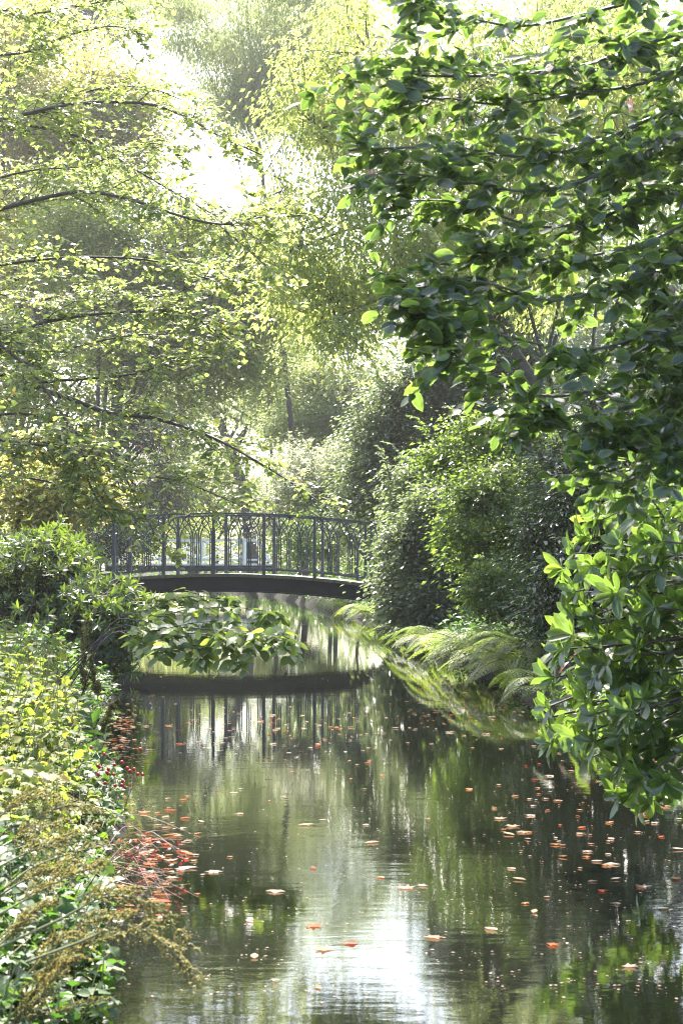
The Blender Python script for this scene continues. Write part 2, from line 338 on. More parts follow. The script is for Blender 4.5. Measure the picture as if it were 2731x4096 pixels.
for v in (.0, BW):
    ribbon(U0, U1, v - .028, v + .028, RH - .03, RH, 50).build('top_rail', M['iron'], bridge, False)
    ribbon(U0, U1, v - .02, v + .02, .075, .105, 50).build('bottom_rail', M['iron'], bridge, False)
    for k in range(-4, 5):
        u = k * BAY + OFF
        if not U0 < u < U1: continue
        bx = MB(); w0, w1 = .028, .023
        a = [bw(u + i * w0, v + j * w0, 0) for i, j in ((-1, -1), (1, -1), (1, 1), (-1, 1))] + [bw(u + i * w1, v + j * w1, RH - .031) for i, j in ((-1, -1), (1, -1), (1, 1), (-1, 1))]
        bx.add(np.array(a), [(0, 1, 5, 4), (1, 2, 6, 5), (2, 3, 7, 6), (3, 0, 4, 7), (4, 5, 6, 7), (3, 2, 1, 0)]).build('post', M['iron'], bridge, False)
        if u + BAY > U1: continue
        B = lambda t: u + t * BAY
        top, lo = RH - .032, .106
        zS, zC = lo + .60 * (top - lo), lo + .68 * (top - lo)
        for tc_, ta, tb in ((.30, .094, .5), (.70, .5, .906)):
            bar([(B(tc_), lo), (B(tc_), zC)], v, .0115)
            for sgn, ap in ((-1, ta), (1, tb)):
                e = tc_ + sgn * .036
                bar([(B(e), lo), (B(e), zS - .16), (B(e), zS), (B(e + (ap - e) * .30), zS + .10 * (top - zS) / .37 + .03), (B(e + (ap - e) * .80), zS + .55 * (top - zS)), (B(ap - sgn * .004), top - .07), (B(ap - sgn * .004), top)], v, .0115, 'ogee_bar', 22)
                bar([(B(tc_ + sgn * .004), zC - .05), (B(tc_ + sgn * .012), zC + .03), (B(tc_ + (ap - tc_) * .35), zC + .55 * (top - zC)), (B(ap - sgn * .012), top)], v, .0115, 'arch_bar', 14)
# stone abutments
for s, nm in ((-1, 'abutment'), (1, 'abutment')):
    u = s * 3.75; c = bw(u, BW / 2, 0)
    MB().box((c[0] - .35, c[1] - .95, -.4), (c[0] + .35, c[1] + .95, c[2] - .10)).build(nm, M['soil'], bridge, False)

# ------------------------------------------------------------------ far white footbridge
WD = 70.0
wp = P(930, 2262, WD); wx0, wz = float(wp[0]), float(wp[2])
wb = empty('white_footbridge', (wx0, WD, 0), 'distant white wooden footbridge with cross-braced railing seen through the iron railings', 'bridge')
for k, y in enumerate((WD, WD + 1.6)):
    MB().box((wx0 - 5.2, y - .09, wz - .24), (wx0 + 1.55, y + .09, wz)).build('beam', M['girder'], wb, False)
    MB().box((wx0 - 5.2, y - .12, wz + .003), (wx0 + 1.6, y + .12, wz + .08)).build('deck_edge', M['white'], wb, False)
    MB().box((wx0 - 5.1, y - .05, wz + .20), (wx0 + 1.5, y + .05, wz + .27)).build('lower_rail', M['white'], wb, False)
    MB().box((wx0 - 5.1, y - .06, wz + 1.0), (wx0 + .95, y + .06, wz + 1.08)).build('top_rail', M['white'], wb, False)
    for x in np.arange(-5.0, 1.3, 1.72):
        MB().box((wx0 + x + .30 - .045, y - .045, wz + .083), (wx0 + x + .30 + .045, y + .045, wz + 1.12)).build('post', M['white'], wb, False)
        if x < -.9 + 1.0:
            for s in (0, 1):
                x0, x1 = wx0 + x + .35, wx0 + x + 1.97
                z0, z1 = (wz + .28, wz + .99) if s == 0 else (wz + .99, wz + .28)
                MB().tube([(x0, y + .02 * s, z0), (x1, y + .02 * s, z1)], .035, 4).build('brace', M['white'], wb, False)
    MB().tube([(wx0 + .96, y, wz + 1.03), (wx0 + 1.55, y, wz + .12)], .035, 4).build('end_brace', M['white'], wb, False)
for j in range(5):
    MB().tube([(wx0 - 1.9 + .13 * j, WD + .3 + .25 * j, wz + .09), (wx0 - 1.9 + .13 * j, WD + .3 + .25 * j, wz + .9 + .08 * (j % 2))], .022, 4).build('baluster', M['white'], wb, False)
MB().box((wx0 - 5.2, WD + .13, wz - .02), (wx0 + 1.6, WD + 1.47, wz + .05)).build('deck', M['deck'], wb, False)

# ------------------------------------------------------------------ trees and shrubs behind
def perp(v):
    a = np.cross(v, [0, 0, 1.0]); return nrm(a)
def leaves_on(lv, pp, ln, lsize, jitter=.5, whorl=0, ub=(0, 0, 1.0)):
    m = len(pp); T = nrm(np.gradient(pp, axis=0)); f = np.clip((np.arange(ln) + rng.random(ln)) / ln, .15, 1); i = np.minimum(m - 2, (f * (m - 1)).astype(int))
    fr = (f * (m - 1) - i)[:, None]; p = pp[i] * (1 - fr) + pp[np.minimum(i + 1, m - 1)] * fr; t = T[i]
    side = perp(t) * np.where(np.arange(ln) % 2, 1, -1)[:, None]
    d = nrm(t * .6 + side * rng.uniform(.5, 1.1, (ln, 1)) + rng.normal(size=(ln, 3)) * .25 * jitter + [0, 0, -.15])
    u = np.array(ub) + rng.normal(size=(ln, 3)) * jitter
    lv.add(p, d, u, lsize * rng.uniform(.65, 1.15, ln), np.clip(.3 * rng.random() + .7 * rng.random(ln), 0, .999))
    if whorl:
        t = T[-1]; a0 = rng.random() * 6.28; A = perp(t); B = np.cross(t, A); n = whorl
        th = a0 + np.arange(n) * 2.4; rad = np.cos(th)[:, None] * A + np.sin(th)[:, None] * B
        d = nrm(rad + t * rng.uniform(.25, .9, (n, 1)) + [0, 0, .1]); u = nrm(t * .9 - rad * .3 + [0, 0, .5] + rng.normal(size=(n, 3)) * .15)
        lv.add(np.repeat(pp[-1:], n, 0), d, u, lsize * rng.uniform(.75, 1.2, n), np.clip(.3 * rng.random() + .6 * rng.random(n) + .1, 0, .999))

def blob_pts(bl, n, shell=.55):
    """random points inside an ellipsoid, biased to its outer part and a ragged outline"""
    c, r = bl; d = nrm(rng.normal(size=(n, 3)))
    k = shell + (1 - shell) * rng.random(n) ** .6
    lump = 1 + .22 * np.sin(d[:, 0] * 5 + c[0]) * np.sin(d[:, 2] * 6 + c[1]) + .12 * rng.normal(size=n)
    return c + d * r * (k * lump)[:, None]
def VB(vx, vy, D, rx, ry, rz=None):
    s = ppm(D); rx, ry = rx / s, ry / s
    return V(vx, vy, D), np.array([rx, rz if rz else min(rx, ry) * .9, ry])
def clumped(C, m, rc, size, droop=.3, tilt=.5, flat=.5, hang=0., spread=.35):
    """leaves in sprays round clump centres"""
    n = len(C); off = rng.normal(size=(n, m, 3)) * rc * np.array([1, 1, flat])
    sl = rng.normal(size=(n, 1, 2)) * .35
    off[..., 2] += off[..., 0] * sl[..., 0] + off[..., 1] * sl[..., 1] - .25 * np.linalg.norm(off[..., :2], axis=-1)
    p = (C[:, None] + off).reshape(-1, 3)
    out = nrm(off * np.array([1, 1, .3]) + rng.normal(size=off.shape) * rc * .8).reshape(-1, 3)
    d = out * np.array([1, 1, .5]) + np.array([0, 0, -droop]); d = nrm(d)
    if hang: d = nrm(d * (1 - hang) + np.array([0, 0, -1.0]) * hang + rng.normal(size=d.shape) * .12)
    u = np.array([0, 0, 1.0]) + rng.normal(size=d.shape) * tilt
    if hang: u = nrm(rng.normal(size=d.shape) * np.array([1, 1, .3]) * hang + u * (1 - hang))
    sz = size * rng.uniform(1 - spread, 1 + spread, len(p))
    cv = np.repeat(rng.random(n), m); v = np.clip(.45 * cv + .55 * rng.random(len(p)), 0, .999)
    return p, d, u, sz, v
def limbs(parent, base, top, r0, targets, mat, name_t='trunk', lean=0.3, twr=.02):
    pts = smooth_path([base, base + (top - base) * .35 + rng.normal(size=3) * lean * .5 * [1, 1, 0], base + (top - base) * .7 + rng.normal(size=3) * lean * [1, 1, 0], top], 16)
    MB().tube(pts, np.linspace(r0, r0 * .3, 16), 10).build(name_t, mat, parent)
    for t in targets:
        k = rng.integers(4, 13); s = pts[k]; mid = (s + t) / 2 + np.array([0, 0, .15 * np.linalg.norm(t - s)]) + rng.normal(size=3) * .05 * np.linalg.norm(t - s)
        pp = smooth_path([s, mid, t], 10)
        MB().tube(pp, np.linspace(r0 * .28, twr, 10), 6).build('limb', mat, parent)
def tree(name, label, cat, blobs, nc, m, rc, size, mat, tpl=None, basex=None, r0=.2, nl=8, group=None, bark='bark', berries=0, top=None, shell=.5, base=None, trunkpath=None, twigs=0, shoots=0, **kw):
    cs = np.array([b[0] for b in blobs]); vol = np.array([np.prod(b[1]) ** (2 / 3) for b in blobs]); vol /= vol.sum()
    C = []
    for b, f in zip(blobs, vol):
        n = max(8, int(nc * f)); nl_ = max(4, n // 22); sub = blob_pts(b, nl_, .35); sr = b[1] * rng.uniform(.16, .34, (nl_, 1))
        k = rng.integers(nl_, size=int(n * .72)); q = sub[k] + nrm(rng.normal(size=(len(k), 3))) * sr[k] * rng.uniform(.5, 1.1, (len(k), 1))
        C += [q, blob_pts(b, n - len(q), shell)]
    C = np.concatenate(C)
    mean = cs.mean(0); bx = mean[0] if basex is None else basex
    if left_x(mean[1]) - .5 < bx < right_x(mean[1]) + .5:
        bx = float(left_x(mean[1]) - .8) if bx < (left_x(mean[1]) + right_x(mean[1])) / 2 else float(right_x(mean[1]) + .8)
    bs = np.array([bx, mean[1], float(ground_z(bx, mean[1])) - .1]) if base is None else np.array(base, float)
    C = C[C[:, 2] > ground_z(C[:, 0], C[:, 1]) + .05]
    t = empty(name, (bs[0], bs[1], max(bs[2], 0)), label, cat, group)
    tp = np.array([mean[0], mean[1], cs[:, 2].max()]) if top is None else np.array(top, float)
    tg = C[rng.choice(len(C), min(nl, len(C)), replace=False)]
    if trunkpath is not None:
        pp = smooth_path(trunkpath, 24); MB().tube(pp, np.linspace(r0, r0 * .45, 24), 12).build('trunk', M[bark], t)
        for q in tg: MB().tube(smooth_path([pp[rng.integers(12, 23)], q], 8), np.linspace(r0 * .3, .02, 8), 6).build('limb', M[bark], t)
    else: limbs(t, bs, tp, r0, tg, M[bark], twr=r0 * .08)
    if twigs:
        tw = MB()
        for q in C[rng.choice(len(C), min(twigs, len(C)), replace=False)]:
            a = cs[np.argmin(np.linalg.norm(cs - q, axis=1))]; a = a + (q - a) * .2
            tw.tube(smooth_path([a, (a + q) / 2 + rng.normal(size=3) * .12 * np.linalg.norm(q - a) + [0, 0, .1 * np.linalg.norm(q - a)], q], 7), np.linspace(r0 * .14, r0 * .03, 7), 4)
        o = tw.build('twigs', M['twig'] if bark == 'bark' else M[bark], t); o['kind'] = 'stuff'
    lv = Leaves(); lv.add(*clumped(C, m, rc, size, **kw))
    if shoots:
        sh = MB(); far = C[rng.choice(len(C), shoots)]
        for q in far:
            a = cs[np.argmin(np.linalg.norm(cs - q, axis=1))]; o_ = nrm(q - a + [0, -.3, .35] + rng.normal(size=3) * .3); l_ = rc * rng.uniform(2.0, 4.5)
            pp = smooth_path([q - o_ * l_ * .3, q + o_ * l_ * .5 + [0, 0, .06 * l_], q + o_ * l_ + np.array([rng.normal() * .1, rng.normal() * .1, -.2]) * l_], 7); sh.tube(pp, np.linspace(size * .10, size * .03, 7), 4); leaves_on(lv, pp, int(l_ / size * 3.2) + 3, size * 1.05, .6)
        o = sh.build('shoots', M['twig'] if bark == 'bark' else M[bark], t); o['kind'] = 'stuff'
    emit(lv, t, tpl if tpl is not None else t_rhomb(), M[mat], 0, rest='crown')
    if berries:
        q = C[rng.choice(len(C), berries)] + rng.normal(size=(berries, 3)) * rc
        ico = np.array([[0, 0, 1], [1, 0, 0], [0, 1, 0], [-1, 0, 0], [0, -1, 0], [0, 0, -1.]]); fa = np.array([(0, 1, 2), (0, 2, 3), (0, 3, 4), (0, 4, 1), (5, 2, 1), (5, 3, 2), (5, 4, 3), (5, 1, 4)])
        mb = MB(); N = len(q); mb.add((q[:, None] + ico[None] * .035).reshape(-1, 3), (fa[None] + (np.arange(N) * 6)[:, None, None]).reshape(-1, 3), None, np.repeat(rng.random(N), 8))
        o = mb.build('berries', M['berry'], t); o['kind'] = 'stuff'
    return t
narrow = t_rhomb(.28, .04, .15); broad = t_rhomb(.62, .08, .1); mid_t = t_rhomb(.5, .07, .1)

WOOD = 'trees of the wood behind the bridge'
# far wood
for (vx, vy, D, rx, ry, nm, mt, lab) in (
        (40, 620, 88, 260, 330, 'broadleaf_tree', 'lime', 'hazy yellow-green tree filling the gaps at the left edge'),
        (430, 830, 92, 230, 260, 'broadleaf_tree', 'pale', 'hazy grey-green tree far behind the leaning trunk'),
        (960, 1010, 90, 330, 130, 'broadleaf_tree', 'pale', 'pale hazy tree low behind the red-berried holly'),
        (1290, 640, 86, 240, 420, 'broadleaf_tree', 'mid', 'green tree behind the broad-leaved evergreen at top right'),
        (1500, 900, 80, 200, 380, 'broadleaf_tree', 'mid', 'green tree at the right edge behind the shrubs')):
    tree(nm, lab, 'tree', [VB(vx, vy, D, rx, ry, 3.0)], int(rx * ry / 75), 20, .5, .26, mt, broad, r0=.35, group=WOOD, shell=.25)
tree('broadleaf_tree', 'dark tree at the top left beyond the sky gap', 'tree', [VB(205, 30, 75, 100, 80), VB(400, 0, 75, 120, 55), VB(60, -60, 75, 200, 60)], 520, 40, .4, .15, 'dark', broad, basex=-16, r0=.3, group=WOOD)
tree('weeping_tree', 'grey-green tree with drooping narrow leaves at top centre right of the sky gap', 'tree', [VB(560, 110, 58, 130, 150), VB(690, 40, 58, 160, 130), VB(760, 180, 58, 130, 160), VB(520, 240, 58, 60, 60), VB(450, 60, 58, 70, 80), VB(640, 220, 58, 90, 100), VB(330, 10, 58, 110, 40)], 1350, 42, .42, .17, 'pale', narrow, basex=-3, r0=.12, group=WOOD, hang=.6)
tree('broadleaf_tree', 'yellow-green tree below the sky gap with leaves turning', 'tree', [VB(430, 590, 47, 170, 120), VB(510, 730, 47, 150, 140), VB(330, 740, 47, 170, 140), VB(600, 540, 47, 70, 80), VB(210, 560, 47, 150, 190), VB(590, 640, 47, 90, 110), VB(480, 860, 47, 170, 80)], 1700, 44, .36, .125, 'lime', broad, basex=-6.5, r0=.25, group=WOOD, twigs=90)
tree('broadleaf_tree', 'yellow-green tree rising up the left edge', 'tree', [VB(40, 160, 52, 220, 230), VB(200, 330, 52, 130, 150), VB(90, 520, 52, 190, 180), VB(330, 200, 52, 40, 50), VB(250, 200, 52, 90, 120), VB(300, 300, 52, 80, 70), VB(330, 400, 52, 70, 50)], 1500, 42, .42, .14, 'yellow', broad, basex=-11, r0=.3, group=WOOD, twigs=80)
tree('conifer_tree', 'dark shaggy conifer left of the leaning trunk', 'tree', [VB(350, 930, 56, 80, 110), VB(330, 1060, 56, 100, 110), VB(300, 1160, 56, 120, 80), VB(390, 1000, 56, 60, 80)], 420, 60, .35, .16, 'needle', t_rhomb(.12, .0, .1), r0=.3, hang=.4)
tree('broadleaf_tree', 'sunlit lime-green tree behind the crown of the bridge', 'tree', [VB(470, 1110, 84, 120, 90), VB(600, 1150, 84, 80, 60), VB(400, 1190, 84, 120, 60)], 420, 40, .4, .15, 'lime', broad, r0=.2, group=WOOD)
tree('broadleaf_tree', 'sunlit yellow-green tree at the left edge above the yellow shrub', 'tree', [VB(90, 985, 48, 150, 80), VB(40, 850, 48, 140, 120), VB(180, 880, 50, 110, 100)], 420, 40, .3, .12, 'lime', broad, r0=.2, group=WOOD)
tree('green_shrub', 'dark shrub on the far left bank seen through the left railing bays', 'shrub', [VB(280, 1240, 40, 90, 70), VB(210, 1180, 40, 110, 80), VB(330, 1200, 41, 60, 60)], 300, 40, .2, .07, 'dark', mid_t, r0=.05, nl=5)
tree('green_shrub', 'olive shrub on the far left bank left of the white footbridge', 'shrub', [VB(420, 1210, 76, 110, 60), VB(300, 1230, 66, 80, 60)], 260, 40, .35, .12, 'lime', mid_t, r0=.05, nl=5)
tree('evergreen_bush', 'dark round bush on the far bank right of the white footbridge', 'bush', [VB(690, 1220, 58, 50, 60), VB(660, 1180, 58, 50, 40)], 150, 40, .22, .09, 'dark', mid_t, r0=.05, nl=4)
tree('green_shrub', 'pale green shrub beyond the bridge above the ferns', 'shrub', [VB(760, 1230, 44, 80, 50), VB(850, 1200, 42, 80, 60)], 260, 40, .2, .08, 'pale', mid_t, r0=.05, nl=5)
tree('pale_lime_tree', 'pale lime tree with hanging leaf clusters overhanging the stream right of the sky gap', 'tree', [VB(730, 300, 19.5, 110, 170), VB(690, 540, 19, 130, 150), VB(760, 700, 19, 120, 120), VB(850, 120, 20, 150, 160), VB(900, 460, 19.5, 150, 200), VB(1040, 240, 20, 200, 260), VB(1270, 180, 21, 240, 260), VB(1180, 560, 20.5, 190, 200), VB(660, 420, 19, 60, 70), VB(880, 640, 19.5, 130, 150), VB(1480, 350, 21, 150, 300)], 2500, 28, .21, .068, 'lime', t_rhomb(.45, .06, .15), basex=3.6, r0=.09, group=WOOD, hang=.38, twigs=260, shoots=200, nl=16, shell=.2)
tree('broadleaf_tree', 'pale green tree at the top right corner behind the evergreen leaves', 'tree', [VB(1500, 150, 62, 160, 260), VB(1330, 40, 62, 160, 160)], 420, 36, .5, .18, 'lime', broad, basex=14, r0=.25, group=WOOD)
tree('added_slender_tree', 'thin pale tree added in the bright gap above the bridge to break up the sky reflection', 'tree', [VB(760, 790, 64, 120, 90), VB(830, 700, 64, 80, 120), VB(690, 760, 64, 80, 110), VB(760, 620, 64, 100, 90)], 560, 26, .5, .14, 'pale', mid_t, r0=.09, nl=9, twigs=60, shell=.2)  # sparse tree added so the white sky reflection on the water breaks up
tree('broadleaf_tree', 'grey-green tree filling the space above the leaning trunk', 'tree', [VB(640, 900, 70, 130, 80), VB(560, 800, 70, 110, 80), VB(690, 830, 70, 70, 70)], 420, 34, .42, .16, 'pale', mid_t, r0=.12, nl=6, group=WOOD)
lt = [V(582, 1200, 76), V(566, 1150, 76), V(548, 1090, 76), V(525, 1020, 76), V(490, 930, 76.5), V(470, 860, 77)]
lt[0] = np.array([lt[0][0], lt[0][1], .3])
tree('leaning_tree', 'tree with a dark leaning trunk rising behind the bridge railing', 'tree', [VB(500, 850, 77, 160, 70), VB(620, 890, 77, 130, 90), VB(610, 960, 78, 60, 50)], 330, 40, .5, .17, 'pale', mid_t, r0=.30, base=lt[0], trunkpath=lt, nl=10)
tree('holly_tree', 'grey-leaved holly dotted with red berries behind the bridge', 'tree', [VB(790, 940, 60, 120, 90), VB(720, 880, 60, 100, 60), VB(880, 900, 60, 90, 90), VB(700, 980, 60, 80, 70)], 800, 34, .34, .13, 'pale', mid_t, r0=.1, berries=420, twigs=70)
tree('variegated_shrub', 'silvery variegated shrub standing just behind the bridge railing', 'shrub', [VB(780, 1100, 36, 90, 70), VB(660, 1090, 36.5, 70, 55), VB(710, 1150, 36, 110, 55), VB(625, 1190, 36.5, 35, 40)], 520, 36, .17, .065, 'silver', mid_t, r0=.05, nl=6, twigs=40, shoots=120)
tree('green_shrub', 'small green shrub tucked under the silvery variegated shrub', 'shrub', [VB(660, 1150, 37.5, 60, 35), VB(700, 1230, 34.5, 60, 60), VB(840, 1210, 34.5, 50, 60)], 200, 44, .16, .06, 'mid', mid_t, r0=.05, nl=4)
tree('holly_tree', 'tall dark glossy holly behind the right end of the bridge', 'tree', [VB(950, 1010, 33, 130, 140), VB(950, 880, 33, 90, 100), VB(1080, 880, 33, 150, 170), VB(1060, 680, 33, 110, 110), VB(860, 1120, 33, 80, 90), VB(1160, 700, 33, 150, 200), VB(860, 1010, 33, 60, 80)], 1900, 36, .24, .095, 'holly', mid_t, basex=2.6, r0=.12, twigs=120, shoots=160, shell=.3)
tree('evergreen_bush', 'dark glossy bush hanging over the right end of the bridge', 'bush', [VB(980, 1220, 25.6, 70, 70), VB(1000, 1340, 25.6, 90, 85), VB(925, 1285, 26.2, 35, 60), VB(960, 1400, 25.4, 60, 50), VB(1070, 1230, 25.5, 90, 120), VB(910, 1345, 25.9, 30, 40), VB(950, 1130, 27, 70, 60)], 900, 34, .17, .08, 'holly', t_rhomb(.55, .1, .1), basex=2.2, r0=.06, twigs=70, shell=.25, tilt=.8, shoots=150)
tree('green_shrub', 'bright lime-green shrub leaning over the ferns', 'shrub', [VB(1160, 1000, 20.5, 150, 60), VB(1090, 1120, 19.6, 90, 60), VB(1230, 1230, 20.4, 120, 70), VB(1150, 1330, 19.2, 100, 50), VB(1290, 1100, 21, 120, 110), VB(1020, 1050, 20.9, 60, 45), VB(1080, 1230, 20.6, 60, 50), VB(1230, 1380, 19, 60, 40)], 820, 34, .15, .07, 'bright', t_rhomb(.52, .12, .12), basex=3.0, r0=.05, nl=14, bark='greytwig', twigs=110, tilt=.7, shoots=150, shell=.25)
tree('evergreen_bush', 'dark bush in the shade behind the right-hand rhododendron', 'bush', [VB(1400, 1080, 17, 170, 190), VB(1330, 1300, 16.5, 140, 150), VB(1480, 1350, 16, 150, 190), VB(1260, 1400, 16.5, 60, 60)], 900, 32, .13, .066, 'dark', t_rhomb(.48, .1, .12), basex=3.8, r0=.06, nl=12, twigs=60, shoots=90)
tree('yellow_shrub', 'yellow-leaved shrub at the left end of the bridge', 'shrub', [VB(150, 1110, 24, 110, 75), VB(60, 1160, 24, 110, 80), VB(120, 1050, 24.5, 120, 50)], 420, 34, .15, .075, 'yellow', t_rhomb(.65, .1, .1), r0=.05, nl=8, twigs=70, tilt=.6)

# ------------------------------------------------------------------ branches with twigs and leaves (near plants)
def leafy_branch(lv, tw, path, r0, twn, twl, ln, lsize, spread=.9, vert=.25, droop=-.1, alt=True, whorl=0, jitter=.5, start=.08, sub=2, r1=None, tipdroop=0, ub=(0, 0, 1.0)):
    """path: limb centre line; adds twigs (tubes into tw) and leaves (into lv)"""
    m = len(path); T = nrm(np.gradient(path, axis=0))
    for k in range(twn):
        f = start + (1 - start) * rng.random(); i = min(m - 2, int(f * (m - 1))); s = path[i]; t = T[i]
        side = perp(t) * (1 if k % 2 else -1)
        d = nrm(t * rng.uniform(.3, 1.0) + side * rng.uniform(.2, 1) * spread + np.array([0, 0, rng.normal() * vert + droop]))
        L_ = twl * rng.uniform(.45, 1.15) * (1.15 - .5 * f)
        e = s + d * L_ + np.array([0, 0, -tipdroop * L_]); pp = smooth_path([s, (s + e) / 2 + rng.normal(size=3) * .05 * L_ + [0, 0, .05 * L_], e], 7)
        tw.tube(pp[::2], np.linspace(r0 * .3, r0 * .1, 4), 3)
        leaves_on(lv, pp, ln, lsize, jitter, whorl, ub)
        for q in range(sub):
            j = rng.integers(2, 6); td = nrm(np.gradient(pp, axis=0))[j]
            d2 = nrm(td * .8 + perp(td) * rng.choice([-1, 1]) * rng.uniform(.5, 1) + np.array([0, 0, rng.normal() * vert + droop]))
            e2 = pp[j] + d2 * L_ * rng.uniform(.3, .6); p2 = smooth_path([pp[j], e2 * .5 + pp[j] * .5 + rng.normal(size=3) * .03 * L_, e2], 5)
            tw.tube(p2[::2], np.linspace(r0 * .18, r0 * .08, 3), 3); leaves_on(lv, p2, max(2, ln // 2), lsize, jitter, whorl, ub)
def deep(ctrl, D0, D1):
    n = len(ctrl); return [V(a, b, D0 + (D1 - D0) * k / (n - 1)) for k, (a, b) in enumerate(ctrl)]

# overhanging tree on the left bank ----------------------------------------------------------------
tr = np.array([-5.0, 14.5, float(ground_z(-5.0, 14.5))])
oak = empty('overhanging_tree', tr, 'tree on the left bank with long arching branches of small yellow-green leaves', 'tree')
MB().tube(smooth_path([tr - [0, 0, .2], tr + [.1, 0, 1.6], tr + [.0, .2, 3.4], tr + [.2, .1, 6.0]], 16), np.linspace(.2, .09, 16), 10).build('trunk', M['bark'], oak)
LB = [  # (control points in the 1568-wide view, depth at start, depth at end, radius)
    ([(-120, 300), (0, 275), (60, 262), (180, 237), (330, 237), (420, 265), (500, 310), (600, 355)], 14, 13, .030),
    ([(-80, 350), (0, 290), (90, 270), (200, 210), (330, 200), (420, 230)], 14, 15, .022),
    ([(-60, 500), (20, 475), (130, 448), (200, 440), (290, 455), (380, 485), (500, 515), (590, 500), (690, 495)], 14, 12, .030),
    ([(500, 515), (560, 565), (620, 620)], 12.7, 12.3, .012),
    ([(60, 285), (170, 310), (240, 345), (330, 400), (450, 470), (600, 555)], 14.3, 13, .020),
    ([(-60, 790), (50, 760), (110, 738), (230, 720), (330, 715), (420, 720), (530, 780)], 13.5, 12.5, .030),
    ([(-60, 740), (0, 790), (70, 850), (130, 930), (180, 1020), (205, 1110), (250, 1190)], 13, 11.5, .025),
    ([(60, 880), (200, 930), (260, 950), (350, 960), (450, 990), (520, 1020), (640, 1090), (730, 1150)], 13, 12, .026),
    ([(-80, 1000), (0, 1010), (60, 1018), (150, 1030), (210, 1065)], 12, 11.5, .026),
    ([(200, 1060), (330, 1090), (430, 1110), (560, 1165)], 12, 11.5, .014),
    ([(60, 880), (190, 870), (300, 860), (400, 830), (470, 820)], 13, 12.5, .016),
    ([(-60, 620), (60, 600), (200, 590), (360, 600), (480, 640), (560, 640)], 14.5, 13.5, .022),
    ([(-60, 130), (60, 120), (160, 80), (260, 60), (330, 80)], 14.5, 14, .022),
    ([(-60, 20), (80, 30), (200, 10), (320, -10)], 14, 13.5, .022),
    ([(-60, 210), (60, 160), (100, 60), (140, -30)], 15, 15, .020),
    ([(-60, 420), (80, 390), (200, 380), (330, 330), (420, 350)], 15.5, 15, .020),
    ([(-60, 880), (60, 840), (160, 800), (300, 770), (430, 760), (560, 700)], 15, 14.5, .020),
    ([(-60, 660), (80, 690), (220, 660), (380, 680), (520, 610)], 15.5, 15, .020),
    ([(-60, 960), (60, 950), (160, 990), (250, 1060), (330, 1130)], 12.5, 12, .018),
    ([(-60, 1090), (80, 1100), (180, 1130), (290, 1180), (380, 1240)], 12.5, 12, .014),
    ([(240, 1020), (290, 1100), (330, 1180), (385, 1270)], 12, 11.8, .010)]
lv = Leaves(); tw = MB()
for k, (c, d0, d1, r) in enumerate(LB):
    pts = deep(c, d0, d1); root = pts[0] if c[0][0] > 0 else None
    if root is None:
        r_ = tr + np.array([0, 0, max(1.2, min(5.8, pts[0][2] * .8))]); pts = [r_ + (pts[0] - r_) * q for q in (0, .4, .75)] + pts
    pp = smooth_path(pts, 30); MB().tube(pp, np.linspace(r * .85, r * .2, 30), 7).build('limb', M['twig'], oak)
    ll = np.linalg.norm(np.diff(pp, axis=0), axis=1).sum()
    leafy_branch(lv, tw, pp, min(.014, r * .7), int((19 if k < 18 else 6) * ll), .60, 8, .060, spread=1.0, vert=.35, droop=-.05, jitter=.45, start=.12, sub=2)
o = tw.build('twigs', M['twig'], oak); o['kind'] = 'stuff'
rr = random.Random(11)
emit(lv, oak, [t_lobed(3, .32, .12, rr, 130), t_lobed(3, .25, .10, rr, 120), t_oval(.75, .8, .2, .15, 2)], M['maple'], 300)

